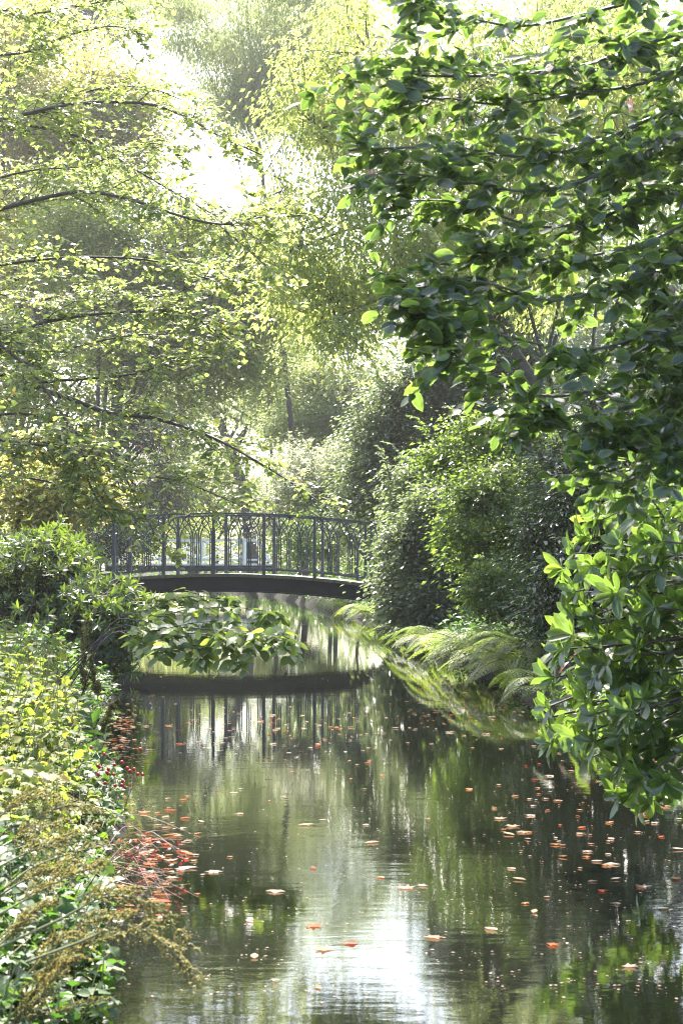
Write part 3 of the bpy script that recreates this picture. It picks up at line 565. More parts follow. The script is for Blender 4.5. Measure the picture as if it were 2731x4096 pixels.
# broad-leaved evergreen on the right --------------------------------------------------------------
mr_ = np.array([2.9, 5.9, float(ground_z(2.9, 5.9))])
mag = empty('evergreen_tree', mr_, 'tree at upper right with broad oval glossy leaves hanging into the picture', 'tree')
MB().tube(smooth_path([mr_ - [0, 0, .2], mr_ + [-.1, 0, 1.5], mr_ + [.1, .2, 3.0], mr_ + [0, .1, 4.8]], 16), np.linspace(.13, .05, 16), 10).build('trunk', M['bark'], mag)
RB = [([(1640, -60), (1500, -10), (1350, 30), (1180, 60), (1010, 20), (930, 0)], 6.19, 5.85, 0.0128),
      ([(1640, 60), (1500, 95), (1340, 150), (1180, 170), (1000, 175), (880, 160), (800, 170)], 6.19, 5.68, 0.0128),
      ([(1640, 130), (1480, 190), (1330, 215), (1150, 240), (1000, 225), (870, 260)], 6.02, 5.85, 0.0112),
      ([(1640, 230), (1500, 270), (1360, 330), (1210, 360), (1040, 340), (900, 340), (800, 345)], 6.11, 5.68, 0.0128),
      ([(1640, 300), (1520, 330), (1400, 390), (1240, 440), (1080, 420), (940, 400), (800, 410)], 5.93, 5.59, 0.0112),
      ([(1640, 400), (1500, 440), (1380, 500), (1230, 520), (1080, 470), (960, 460), (890, 480)], 6.02, 5.76, 0.0112),
      ([(1640, 480), (1500, 550), (1340, 590), (1230, 600), (1130, 590), (1090, 560)], 6.02, 5.68, 0.0104),
      ([(1640, 560), (1520, 620), (1400, 660), (1260, 690), (1120, 650), (1010, 640), (930, 660)], 5.93, 5.50, 0.0104),
      ([(1640, 640), (1540, 720), (1420, 790), (1300, 800), (1150, 770), (1040, 740), (960, 700)], 5.85, 5.42, 0.0096),
      ([(1640, 740), (1520, 830), (1420, 880), (1280, 910), (1170, 890), (1080, 840), (1000, 780), (950, 720)], 5.85, 5.42, 0.0096),
      ([(1640, 820), (1560, 900), (1480, 960), (1370, 1000), (1260, 970), (1200, 960)], 5.76, 5.42, 0.0096),
      ([(1640, 900), (1560, 990), (1500, 1060), (1430, 1110), (1340, 1090)], 5.68, 5.42, 0.0080),
      ([(1640, 0), (1560, 150), (1520, 300), (1480, 450)], 6.45, 6.19, 0.0112),
      ([(1640, 330), (1560, 480), (1510, 640), (1450, 800)], 6.28, 5.93, 0.0112),
      ([(1640, 620), (1580, 760), (1540, 900), (1500, 1010)], 6.02, 5.76, 0.0104)]
lv = Leaves(); tw = MB()
for c, d0, d1, r in RB:
    pts = deep(c, d0, d1); r_ = np.array([mr_[0], mr_[1], max(.9, min(4.7, pts[0][2] - .25))]); pts = [r_ + (pts[0] - r_) * q for q in (0, .22, .45, .65, .83)] + pts
    pp = smooth_path(pts, 44); MB().tube(pp, np.linspace(r, r * .25, 44), 7).build('limb', M['greytwig'], mag)
    ll = np.linalg.norm(np.diff(pp[18:], axis=0), axis=1).sum()
    leafy_branch(lv, tw, pp, r * .5, int(34 * ll), .25, 6, .070, spread=.9, vert=.5, droop=-.05, jitter=.75, start=.45, sub=1, tipdroop=.1, ub=(0, -.5, .75))
    leaves_on(lv, pp[20:], 20, .072, .75, 0, (0, -.5, .75))
o = tw.build('twigs', M['greytwig'], mag); o['kind'] = 'stuff'
emit(lv, mag, [t_oval(.55, 1.0, .18, .10, 5, .72), t_oval(.46, 1.05, .35, .2, 5, .8), t_oval(.62, .95, .12, .05, 5, .7), t_oval(.5, 1.0, .22, -.15, 5, .8), t_oval(.5, 1.1, .5, .3, 5, .75)], M['magnolia'], 300)

# rhododendron lower right -------------------------------------------------------------------------
rr_ = np.array([2.9, 7.5, float(ground_z(2.9, 7.5))])
rho = empty('rhododendron_bush', rr_, 'bush at lower right with whorls of long bright green leaves over the water', 'bush')
RR = []
for vy in np.arange(1060, 1850, 30):
    xr = np.interp(vy, [1060, 1200, 1300, 1400, 1500, 1640, 1700, 1800, 1850], [1420, 1330, 1300, 1275, 1270, 1225, 1245, 1400, 1500])
    for q in range(3):
        x0 = xr + [25, 110, 210][q] + rng.normal() * 20
        if x0 > 1540: continue
        D = 7.1 - .25 * q + rng.normal() * .18
        RR.append((x0, vy + rng.normal() * 14, D))
lv = Leaves(); tw = MB()
for x0, vy, D in RR:
    e = V(x0, vy, D); s = rr_ + np.array([rng.normal() * .15, rng.normal() * .25, rng.uniform(.1, .5)]); mid = V(1600, vy * .6 + 1640 * .4, D + .3)
    mid = (s * .45 + e * .55) + np.array([.1, 0, .12 + .15 * rng.random()])
    pp = smooth_path([s, mid, e], 16); MB().tube(pp, np.linspace(.011, .0035, 16), 6).build('stem', M['twig'], rho)
    leaves_on(lv, pp[13:], 4, .098, .55, 9)
    for j in range(3):
        k = rng.integers(8, 15); t = nrm(np.gradient(pp, axis=0))[k]; d = nrm(t * .8 + perp(t) * rng.choice([-1, 1]) * rng.uniform(.4, .9) + np.array([0, 0, rng.normal() * .45]))
        p2 = smooth_path([pp[k], pp[k] + d * rng.uniform(.08, .2)], 4); tw.tube(p2, .003, 5); leaves_on(lv, p2, 3, .094, .55, 8)
o = tw.build('twigs', M['twig'], rho); o['kind'] = 'stuff'
emit(lv, rho, [t_oval(.36, 1.3, .25, .12, 5, .8), t_oval(.42, 1.35, .2, .25, 5, .75), t_oval(.33, 1.2, .4, .02, 5, .8), t_oval(.38, 1.3, .15, -.15, 5, .8)], M['whorl'], 300)

# rhododendron on the left bank --------------------------------------------------------------------
def whorl_bush(name, label, cat, base, tips, lsize, mat, tpls, nparts, n_w=8, side=2, stemmat='twig'):
    t = empty(name, base, label, cat); lv = Leaves(); tw = MB()
    for e in tips:
        s = base + np.array([rng.normal() * .3, rng.normal() * .3, rng.uniform(0, .3)]); mid = s * .5 + e * .5 + np.array([0, 0, .12 * np.linalg.norm(e - s)])
        pp = smooth_path([s, mid, e], 12); tw.tube(pp[::2], np.linspace(.012, .004, 6), 3)
        leaves_on(lv, pp[9:], 3, lsize, .5, n_w)
        for j in range(side):
            k = rng.integers(6, 11); tt = nrm(np.gradient(pp, axis=0))[k]; d = nrm(tt * .6 + perp(tt) * rng.choice([-1, 1]) * rng.uniform(.4, 1) + np.array([0, 0, rng.normal() * .4 + .15]))
            p2 = smooth_path([pp[k], pp[k] + d * rng.uniform(.1, .28)], 4); tw.tube(p2[::3], .004, 3); leaves_on(lv, p2, 2, lsize, .5, n_w - 1)
    o = tw.build('stems', M[stemmat], t); o['kind'] = 'stuff'
    emit(lv, t, tpls, M[mat], nparts); return t
lance = [t_oval(.26, 1.05, .25, .12, 2), t_oval(.30, 1.1, .2, .2, 2), t_oval(.27, 1.0, .3, .0, 2)]
tips = [blob_pts(b, n, .5) for b, n in ((VB(70, 1320, 17.5, 170, 100, .9), 170), (VB(230, 1430, 17, 100, 90, .7), 130), (VB(90, 1450, 17, 150, 90, .8), 120), (VB(270, 1520, 17, 60, 60, .4), 40), (VB(110, 1265, 18, 80, 50, .6), 60), (VB(290, 1385, 16.6, 70, 32, .4), 30))]
whorl_bush('rhododendron_bush', 'rhododendron on the left bank covering the near end of the bridge', 'bush', np.array([-2.95, 17.3, float(ground_z(-2.95, 17.3))]), np.concatenate(tips), .10, 'rhodo', lance, 300)

# low broad-leaved branch over the water -----------------------------------------------------------
hb = np.array([-1.9, 10.9, float(ground_z(-1.9, 10.9))])
hz = empty('hazel_shrub', hb, 'low branch of broad pale leaves reaching out over the water from the left bank', 'shrub')
lv = Leaves(); tw = MB()
for c, d0, d1 in (([(250, 1440), (330, 1425), (430, 1400), (520, 1395), (590, 1400), (645, 1415)], 10.6, 10.2), ([(250, 1450), (350, 1450), (450, 1430), (560, 1430), (640, 1450), (672, 1490)], 10.6, 10.0),
                  ([(250, 1460), (340, 1470), (420, 1455), (500, 1465), (540, 1500), (545, 1530)], 10.6, 10.0), ([(250, 1440), (340, 1400), (400, 1375), (470, 1370), (540, 1380)], 10.7, 10.6),
                  ([(250, 1460), (320, 1480), (380, 1490), (450, 1490), (465, 1520)], 10.5, 10.1), ([(420, 1440), (520, 1450), (600, 1465), (660, 1480)], 10.3, 9.9)):
    pts = deep(c, d0, d1)
    if c[0][0] < 300: pts = [hb + [rng.normal() * .15, rng.normal() * .25, -.05]] + pts
    pp = smooth_path(pts, 24); MB().tube(pp, np.linspace(.0045, .002, 24), 6).build('stem', M['twig'], hz)
    leafy_branch(lv, tw, pp, .005, 28, .19, 4, .092, spread=.9, vert=.3, droop=-.15, jitter=.5, start=.3, sub=0); leaves_on(lv, pp[8:], 16, .092, .45)
o = tw.build('twigs', M['greytwig'], hz); o['kind'] = 'stuff'
emit(lv, hz, [t_oval(.62, .85, .12, .10, 4), t_oval(.55, .9, .2, .18, 4)], M['hazel'], 300)

# ------------------------------------------------------------------ ferns on the right bank
pin = t_rhomb(.46, .03, .1)
def fern(loc, label, nf, L_, mat='fern', seed=0, out=(-1, -.3)):
    t = empty('fern', loc, label, 'fern', 'ferns along the right bank')
    for k in range(nf):
        a = rng.uniform(0, 2 * np.pi); h = np.array([math.cos(a), math.sin(a), 0]) + np.array([out[0], out[1], 0]) * .65; h = nrm(h)
        l = L_ * rng.uniform(.65, 1.15); rise = rng.uniform(.35, .75)
        ts = np.linspace(0, 1, 20)[:, None]
        pts = np.array(loc) + h * l * (ts ** .9) * .9 + np.array([0, 0, 1.0]) * l * (rise * ts * 1.35 - (rise + .22) * ts ** 2.2)
        T = nrm(np.gradient(pts, axis=0)); S = perp(T); N = np.cross(S, T)
        mb = MB(); mb.tube(pts, np.linspace(.005, .0015, 20), 3, .7)
        wv_ = .27 * l * np.sin(np.pi * np.clip(.12 + .88 * ts[:, 0], 0, 1) ** .8) ** .9
        val = rng.random() * .75
        for sg in (-1, 1):
            for q in range(2, 20):
                # each pinna is a short row of leaflets
                L2 = wv_[q]; d = nrm(S[q] * sg + T[q] * .45 - N[q] * .25 * -1 * 0 + np.array([0, 0, -.22]))
                m_ = 5; tt = (np.arange(m_) + .5) / m_; base = pts[q] + d * L2 * tt[:, None]
                wd = .062 * l * (1 - tt * .7); 
                for s2 in (-1, 1):
                    dd = nrm(T[q] * s2 + d * .5); leaf_mesh(mb, pin, base, np.repeat(dd[None], m_, 0), np.repeat((-np.cross(S[q], T[q]) * -1)[None], m_, 0) + rng.normal(size=(m_, 3)) * .15, wd, np.clip(val + rng.random(m_) * .25, 0, .999))
        mb.build('frond', M['fern' if mat == 'fern' else mat], t)
FERNS = [(1960, 2640, 19.0, .8, 9), (1760, 2540, 23.2, .8, 9), (2150, 2540, 17.4, .9, 9), (1850, 2660, 21.0, .7, 9), (2080, 2740, 17.2, .75, 10), (1650, 2500, 25.8, .8, 8), (1990, 2720, 18.0, .85, 11), (2120, 2770, 16.6, .85, 11), (1890, 2600, 20.0, .85, 10), (2030, 2590, 18.9, .9, 10), (2180, 2640, 16.8, .9, 10), (1790, 2590, 22.2, .8, 9), (1700, 2540, 24.5, .8, 9),
         (2080, 2470, 18.2, .9, 8), (1900, 2480, 20.6, .85, 8), (1600, 2500, 27.2, .8, 8), (1500, 2440, 32.0, .9, 8), (1400, 2400, 37.0, .9, 8), (1330, 2380, 42.0, .9, 7), (1450, 2330, 36.0, .9, 8), (1330, 2300, 42.0, .9, 8), (1560, 2420, 30.0, .9, 8), (2230, 2800, 14.8, .7, 8)]
ORD = ['fern filling the bank between the lush one and the pale one', 'fern between the arching one and the dark bush foot', 'tall fern higher on the bank beside the lime-green shrub', 'low fern at the water under the pale arching one', 'dense fern at the water between the two lush ones', 'fern at the water closest before the bridge', 'lush fern at the water nearest the middle of the right bank', 'lush fern at the water just before the right rhododendron', 'pale fern arching to the water below the lime-green shrub', 'fern behind the lush one at the water, under the lime-green shrub', 'fern under the lime shrub, closest to the right rhododendron', 'arching fern at the water beneath the dark evergreen bush', 'fern at the foot of the dark evergreen bush on its near side', 'upper fern on the bank under the lime-green shrub', 'upper fern between dark bush and lime-green shrub', 'fern hidden under the right end of the bridge', 'fern just past the bridge, seen below its girder', 'second fern past the bridge along the right bank', 'third fern past the bridge along the right bank', 'pale fern seen through the right-hand railing bays', 'pale fern seen through the railing right of the white footbridge', 'fern beyond the bridge close to its right abutment', 'small fern at the water beside the right rhododendron']
for (px, py, D, L_, nf), lab in zip(FERNS, ORD):
    p = P(px, py, D); x = max(p[0], float(right_x(D) - wob(D)) + .08); z = float(ground_z(x, D)); fern((x, D, max(z, .1)), lab, nf, L_)

# ------------------------------------------------------------------ plants of the left bank
def carpet(name, label, cat, pts, lsize, mat, tpls, nparts, tilt=.45, stemmat='straw', height=.25, per=5):
    """low leafy plant: short stems rising from the ground to the given tops"""
    c = pts.mean(0); base = np.array([c[0], c[1], max(0.02, float(ground_z(c[0], c[1])))])
    t = empty(name, base, label, cat); lv = Leaves(); tw = MB()
    for e in pts:
        gx_ = e[0] - .15 * rng.random(); g0 = np.array([gx_, e[1] + .1 * rng.normal(), float(ground_z(gx_, e[1]))]); g0[2] = max(g0[2], min(.0, e[2]))
        pp = smooth_path([g0, (g0 + e) / 2 + rng.normal(size=3) * .04, e], 6); tw.tube(pp[[0, 2, 5]], np.linspace(.004, .0015, 3), 3)
        n = per; a = rng.random(n) * 6.28; d = nrm(np.stack([np.cos(a), np.sin(a), rng.normal(size=n) * .3 - .1], -1))
        f = rng.uniform(.45, 1, n); k = (f * 5).astype(int); p = pp[k] + d * lsize * .25
        u = np.array([0, -.25, 1.0]) + rng.normal(size=(n, 3)) * tilt
        lv.add(p, d, u, lsize * rng.uniform(.6, 1.2, n), np.clip(.35 * rng.random() + .65 * rng.random(n), 0, .999))
    o = tw.build('stems', M[stemmat], t); o['kind'] = 'stuff'
    emit(lv, t, tpls, M[mat], nparts); return t
def field(x0, x1, y0, y1, h0, h1, n, over=.0):
    y = rng.uniform(y0, y1, n); xl = left_x(y) + wob(y) + over; x = xl - (rng.random(n) ** 1.3) * (x1 - x0)
    z = np.maximum(ground_z(x, y), .04) + rng.uniform(h0, h1, n); return np.stack([x, y, z], -1)
rr = random.Random(5)
ivyT = [t_lobed(3, .30, .10, rr, 120), t_lobed(5, .28, .12, rr, 140), t_oval(.7, .8, .2, .15, 3)]
ovT = [t_oval(.55, .85, .2, .18, 3), t_oval(.5, .9, .25, .25, 3)]
carpet('ivy_patch', 'dark green ivy sprawling at the bottom left corner by the water', 'ivy', field(0, 1.1, 3.7, 5.7, .02, .30, 420, .10), .048, 'ivy', ivyT, 300, per=8)
carpet('ivy_patch', 'bright ivy mound on the left bank beside the red stems', 'ivy', field(0, 1.3, 5.6, 7.6, .03, .34, 520, -.05), .050, 'weed', ivyT, 300, per=8)
carpet('bramble_patch', 'yellow-green brambles on the left bank below the red berries', 'bramble', field(0, 1.6, 7.4, 9.6, .08, .46, 560, -.22), .052, 'weed', ivyT + ovT, 300, per=8)
carpet('leafy_weeds', 'yellow-green weeds on the left bank before the rhododendron', 'weeds', field(0, 1.9, 9.4, 12.6, .08, .6, 640, -.3), .06, 'weed', ovT + ivyT[1:2], 300, per=6)
carpet('leafy_weeds', 'shaded weeds at the foot of the left rhododendron', 'weeds', field(0, 2.0, 12.4, 16.0, .05, .4, 300, -.25), .08, 'ivy', ovT, 300, per=6)

carpet('ivy_patch', 'thin ivy trailing down to the water at the bottom left', 'ivy', np.concatenate([field(0, .25, 3.6, 6.5, .0, .12, 220, .06), field(0, .35, 6.3, 16, -.02, .12, 900, -.02), field(0, .3, 3.6, 7, .0, .10, 360, .05)]), .045, 'ivy', ivyT, 120, per=6)
# berries on the bank
bz = empty('berry_sprig', (-1.35, 8.2, .3), 'sprig with shiny red berries among the left-bank brambles', 'berries')
for k in range(34):
    c = P(rng.normal(400, 95), rng.normal(3120, 70), 8.0 + rng.normal() * .15)
    th = np.linspace(0, 2 * np.pi, 9)[:-1]; mb = MB(); r = .009
    v = np.concatenate([[c + [0, 0, r]]] + [c + np.stack([r * np.cos(th) * math.sin(q), r * np.sin(th) * math.sin(q), np.full(8, r * math.cos(q))], -1) for q in (.8, 1.57, 2.3)] + [[c - [0, 0, r]]])
    f4 = [(1 + 8 * a + j, 1 + 8 * a + 8 + j, 1 + 8 * a + 8 + (j + 1) % 8, 1 + 8 * a + (j + 1) % 8) for a in range(2) for j in range(8)]
    mb.add(v, f4, None, np.full(16, rng.random())); mb.f.append(np.array([(0, 1 + j, 1 + (j + 1) % 8) for j in range(8)] + [(25, 17 + (j + 1) % 8, 17 + j) for j in range(8)])); mb.c.append(np.full(16, .5))
    mb.build('berry', M['berry'], bz)
    if k % 3 == 0:
        MB().tube(smooth_path([c, c + np.array([-.05, .02, -.12]), c + np.array([-.1, .03, -.3])], 5), .0015, 4).build('stalk', M['redtwig'], bz)

# seed plumes
def plume(label, ctrl, D0, D1, L_spike, nsp, seedsz=.007, thick=1.3):
    pts = deep(ctrl, D0, D1); base = pts[0]; t = empty('seed_plume', base, label, 'dry plant', 'dry seed plumes on the left bank')
    pp = smooth_path(pts, 30); MB().tube(pp, np.linspace(.0035, .0012, 30), 5).build('stem', M['straw'], t)
    T = nrm(np.gradient(pp, axis=0)); mb = MB(); lv = Leaves(); sd_ = t_rhomb(.6, .25, .1)
    for k in range(nsp):
        f = .30 + .70 * k / nsp; i = min(28, int(f * 29)); a = rng.random() * 6.28; A = perp(T[i]); B = np.cross(T[i], A)
        d = nrm(T[i] * .9 + (A * math.cos(a) + B * math.sin(a)) * .75 + np.array([0, 0, .05])); l = L_spike * (1.15 - .8 * max(0, f - .35) / .65) * rng.uniform(.6, 1.2)
        sp = smooth_path([pp[i], pp[i] + d * l * .5 + [0, 0, .004], pp[i] + d * l - np.array([0, 0, .12 * l])], 8); mb.tube(sp, .0011, 3)
        n = int(26 * thick * l / .05); ff = rng.random(n) * 7; ii = np.minimum(6, ff.astype(int)); fr = (ff - ii)[:, None]; p = sp[ii] * (1 - fr) + sp[ii + 1] * fr
        dd = nrm(d + rng.normal(size=(n, 3)) * .75); lv.add(p, dd, rng.normal(size=(n, 3)), seedsz * rng.uniform(.6, 1.3, n), np.clip(.2 + .6 * rng.random(n) + .15 * rng.normal(), 0, .999))
    o = mb.build('spikes', M['straw'], t); o['kind'] = 'stuff'
    o = emit(lv, t, sd_, M['plume'], 0, rest='seed_heads'); o['kind'] = 'stuff'
plume('thick tan seed plume rising from the bottom left corner', [(-30, 2400), (30, 2330), (110, 2240), (170, 2185), (205, 2155)], 3.90, 4.00, .05, 60, thick=1.6)
plume('second thick tan plume leaning below the corner plume', [(-30, 2440), (20, 2370), (90, 2290), (150, 2220), (175, 2195)], 3.80, 3.90, .045, 50, thick=1.6)
plume('brown plume lying almost flat over the water at the bottom left', [(-20, 2390), (60, 2340), (150, 2320), (260, 2290)], 4.00, 4.15, .03, 36)
plume('arching green-brown plume whose tip dips into the water', [(60, 2210), (180, 2165), (290, 2125), (380, 2170), (430, 2230), (462, 2260)], 3.78, 3.86, .045, 50)
plume('long plume reaching over the water above the dipping one', [(-10, 2180), (140, 2110), (240, 2060), (330, 2070), (400, 2130), (450, 2190)], 3.95, 4.12, .05, 54)
plume('airy olive plume over the dark ivy', [(-20, 2110), (70, 2060), (160, 2010), (240, 1980)], 4.20, 4.37, .045, 44)
plume('broad olive plume over the bright ivy mound', [(-20, 2000), (60, 1960), (150, 1930), (230, 1900)], 4.87, 5.04, .055, 56)
plume('tan plume standing above the bright ivy at the left edge', [(-20, 1960), (30, 1930), (90, 1905), (170, 1885)], 4.96, 5.21, .055, 50)
plume('second olive plume spreading over the bright ivy', [(10, 2040), (80, 1990), (180, 1955), (290, 1935)], 4.70, 4.87, .045, 46)
plume('tan plume among the brambles at the left edge', [(-20, 1880), (40, 1840), (90, 1800), (150, 1780)], 5.88, 6.05, .06, 40)
plume('olive plume leaning right above the bottom edge', [(-30, 2300), (60, 2240), (150, 2150), (230, 2110), (300, 2100)], 4.0, 4.1, .05, 54)
plume('tan plume low over the water between the two dipping ones', [(40, 2260), (150, 2200), (260, 2150), (340, 2150), (410, 2190)], 4.1, 4.2, .04, 48)
plume('short tan plume at the left edge above the corner', [(-30, 2200), (20, 2150), (70, 2100), (130, 2070)], 4.1, 4.2, .05, 50)
plume('olive plume between the two ivy mounds', [(-20, 2070), (60, 2020), (150, 1990), (270, 1985)], 4.5, 4.6, .05, 54)
plume('tan plume high on the left edge beside the yellow spray', [(-30, 1900), (20, 1860), (80, 1830), (140, 1830)], 5.4, 5.5, .05, 50)
plume('drooping tan plume right of the yellow spray', [(30, 1930), (100, 1870), (170, 1850), (240, 1870)], 5.4, 5.5, .05, 50)
plume('dry flower spike standing before the left rhododendron', [(190, 1640), (195, 1580), (192, 1500), (200, 1420)], 11.50, 11.50, .06, 40, .02)
plume('dry flower spike just right of the other tall one', [(235, 1640), (222, 1590), (215, 1540), (210, 1490)], 11.20, 11.20, .05, 34, .02)
plume('leaning dry spike over the yellow-green weeds', [(90, 1720), (130, 1640), (140, 1590), (150, 1560)], 10.20, 10.20, .06, 34, .016)
plume('feathery dry spike beside the water past the brambles', [(230, 1720), (240, 1680), (250, 1640), (262, 1620)], 10.40, 10.30, .05, 34, .016)

# long straw stalks and red stems over the water
st = [([(-20, 2160), (80, 2110), (180, 2060), (300, 2010)], 4.9, 5.1), ([(-20, 2080), (60, 2010), (110, 1930), (150, 1850)], 5.2, 5.4), ([(60, 2060), (220, 1985), (330, 1990), (420, 2010)], 5.6, 5.8), ([(40, 1800), (80, 1740), (120, 1660), (150, 1590)], 9.6, 9.8), ([(110, 1800), (150, 1720), (180, 1650), (185, 1600)], 9.8, 9.8), ([(10, 1720), (60, 1660), (80, 1600)], 10, 10)]
for k, (c, d0, d1) in enumerate(st):
    pp = smooth_path(deep(c, d0, d1), 16); o = MB().tube(pp, np.linspace(.003, .0012, 16), 5).build('grass_stalk', M['straw'])
    tag(o, ['long straw stalk slanting over the dark ivy', 'straw stalk rising steeply at the left edge', 'straw stalk arching over the bright ivy to the water', 'straw stalk standing among the yellow-green weeds', 'straw stalk beside the tall dry flower spikes', 'short straw stalk at the left edge in the weeds'][k], 'stalk', 'dry stalks on the left bank')
rb = empty('red_stemmed_bush', (-1.15, 6.9, .12), 'low tangle of bare red stems trailing over the water from the left bank', 'bush')
for k in range(26):
    a = P(rng.uniform(330, 520), rng.uniform(3300, 3480), rng.uniform(6.5, 7.4)); a[0] = min(a[0], -.85)
    b_ = P(rng.uniform(560, 800), rng.uniform(3230, 3640), rng.uniform(6.2, 7.2)); b_[2] = max(.015, b_[2] * .7)
    a[2] = max(.03, float(ground_z(a[0], a[1])) + .03)
    mid = (a + b_) / 2 + np.array([0, rng.normal() * .08, rng.uniform(-.03, .10)]); MB().tube(smooth_path([a, mid, b_], 8), np.linspace(.002, .0007, 8), 4).build('stem', M['redtwig'], rb)
lv = Leaves()
p = np.stack([P(rng.uniform(470, 760), rng.uniform(3250, 3620), 6.8) for _ in range(44)]); p[:, 2] = np.abs(p[:, 2]) * .5 + .02
lv.add(p, nrm(rng.normal(size=(44, 3)) * [1, 1, .3]), np.array([0, 0, 1.0]) + rng.normal(size=(44, 3)) * .5, .024, rng.random(44)); emit(lv, rb, ovT, M['redleaf'], 44)
# yellow leaf cluster close to the lens, left edge
yl = empty('yellow_leaf_spray', P(-60, 3090, 4.2), 'pale yellow leaf spray poking in at the left edge above the brambles', 'branch')
pp = smooth_path([P(-90, 3110, 4.2), P(40, 3075, 4.2), P(150, 3090, 4.2), P(240, 3110, 4.25)], 12); MB().tube(pp, np.linspace(.003, .001, 12), 5).build('stem', M['twig'], yl)
lv = Leaves(); leaves_on(lv, pp, 14, .042, .4); emit(lv, yl, t_oval(.6, .85, .2, .15, 4), M['yellow'], 14)
# two pale dead leaves hanging at the bottom left, and a withered one
for (px, py, sz, lab) in ((225, 3945, .032, 'pale grey dead leaf hanging on thin stalks at the bottom left'), (275, 3930, .018, 'small pale grey dead leaf beside the larger one')):
    e = empty('dead_leaf', P(px, py, 4.4), lab, 'leaf'); lv = Leaves(); lv.add(P(px + 14, py - 14, 4.4)[None], np.array([[-.6, -.2, -.5]]), np.array([[.3, -.8, .5]]), sz, .9)
    emit(lv, e, t_oval(.6, .8, .5, .3, 5), M['silver'], 1, part='blade'); q = P(px, py, 4.4); MB().tube(smooth_path([q, q + np.array([.003, 0, -.03]), q + np.array([0, 0, -.06])], 5), .0006, 4).build('stalk', M['greytwig'], e)

# red leaves and bergenia-like plant at the right water edge -----------------------------------------
be = np.array([float(right_x(13.5)) + .10, 13.5, float(ground_z(right_x(13.5) + .10, 13.5))])
bg_ = empty('bank_plant', be, 'plant with large drooping green leaves edged red at the right waterside', 'plant'); lv = Leaves(); lr = Leaves()
for k in range(14):
    a = rng.uniform(1.7, 4.6); d = np.array([math.cos(a), math.sin(a) * .7, -.35]); (lr if k % 5 == 3 else lv).add(be[None] + [rng.normal() * .1, rng.normal() * .1, .30 + .2 * rng.random()], nrm(d)[None], np.array([[.0, -.2, 1.0]]), rng.uniform(.10, .13) if k % 5 == 3 else rng.uniform(.2, .3), rng.random())
emit(lv, bg_, [t_oval(.36, .9, .2, .35, 5)], M['bright'], 20); emit(lr, bg_, [t_oval(.3, .9, .3, .4, 5)], M['redleaf'], 20)

# ------------------------------------------------------------------ fallen leaves on the water
rr = random.Random(21)
ftp = [t_lobed(5, .45, .015, rr), t_lobed(5, .5, -.04, rr), t_oval(.55, .9, .06, .02, 4), t_lobed(3, .4, .02, rr, 120), t_oval(.45, 1, .10, -.05, 4)]
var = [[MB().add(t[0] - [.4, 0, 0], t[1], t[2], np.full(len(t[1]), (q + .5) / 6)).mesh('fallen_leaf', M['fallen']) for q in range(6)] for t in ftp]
regions = [  # (n, px mean, px sd, py mean, py sd, label, group)
    (46, 480, 60, 2960, 60, 'leaf in the drift along the left bank', 'leaves drifted along the left bank'),
    (40, 640, 70, 3420, 90, 'leaf among the red stems at the left bank', 'leaves caught among the red stems'),
    (62, 1900, 170, 2790, 60, 'leaf floating below the ferns of the right bank', 'leaves floating below the ferns'),
    (44, 1000, 190, 2920, 45, 'leaf floating in the loose row before the bridge reflection', 'leaves floating across mid-stream'),
    (34, 2300, 320, 3300, 220, 'leaf floating on the dark water right of centre', 'leaves floating near the right bush'),
    (16, 2620, 90, 3120, 60, 'leaf at the right edge under the rhododendron stems', 'leaves under the right rhododendron'),
    (22, 1250, 330, 3560, 260, 'leaf adrift on the open foreground water', 'leaves adrift in the foreground'),
    (16, 1350, 120, 2480, 50, 'leaf floating under the bridge', 'leaves floating under the bridge')]
for (n, mx, sx, my, sy, lab, grp) in regions:
    for k in range(n):
        for _ in range(20):
            px, py = rng.normal(mx, sx), rng.normal(my, sy)
            if py < 2420: continue
            D = F * H / (py - HY); x = (px - CX) / F * D
            if left_x(D) + .02 < x < right_x(D) - .02: break
        else: continue
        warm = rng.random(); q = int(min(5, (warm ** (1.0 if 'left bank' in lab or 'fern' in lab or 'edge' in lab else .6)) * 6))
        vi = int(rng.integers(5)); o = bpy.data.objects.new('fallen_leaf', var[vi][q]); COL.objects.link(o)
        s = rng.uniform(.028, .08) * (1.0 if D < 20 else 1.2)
        lab2 = ['deep red', 'orange-red', 'orange', 'amber', 'pale tan', 'pale sheen-tinted'][q] + (' lobed ' if vi in (0, 1, 3) else ' oval ') + lab; o.location = (x, D, .005); o.scale = (s, s, s); o.rotation_euler = (rng.normal() * .02, rng.normal() * .02, rng.uniform(0, 6.28)); tag(o, lab2, 'leaf', grp)
lv = Leaves()
for n, mx, sx, my, sy in ((150, 470, 60, 2980, 90), (110, 1000, 330, 2900, 70), (150, 1850, 230, 2790, 70), (70, 2350, 250, 3200, 170), (60, 1200, 300, 3050, 120), (60, 640, 90, 3420, 120)):
    px = rng.normal(mx, sx, n); py = np.maximum(2450, rng.normal(my, sy, n)); D = F * H / (py - HY); x = (px - CX) / F * D; ok = (x > left_x(D) + wob(D)) & (x < right_x(D) - wob(D)); n = ok.sum()
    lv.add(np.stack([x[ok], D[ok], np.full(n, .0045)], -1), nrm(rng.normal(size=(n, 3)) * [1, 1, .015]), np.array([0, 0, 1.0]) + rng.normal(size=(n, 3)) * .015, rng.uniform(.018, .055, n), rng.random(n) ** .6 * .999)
o = emit(lv, None, [ftp[0], ftp[2], ftp[3]], M['fallen'], 0, rest='leaf_litter'); tag(o, 'loose litter of small pale and rust leaves drifting on the water', None, None, 'stuff')
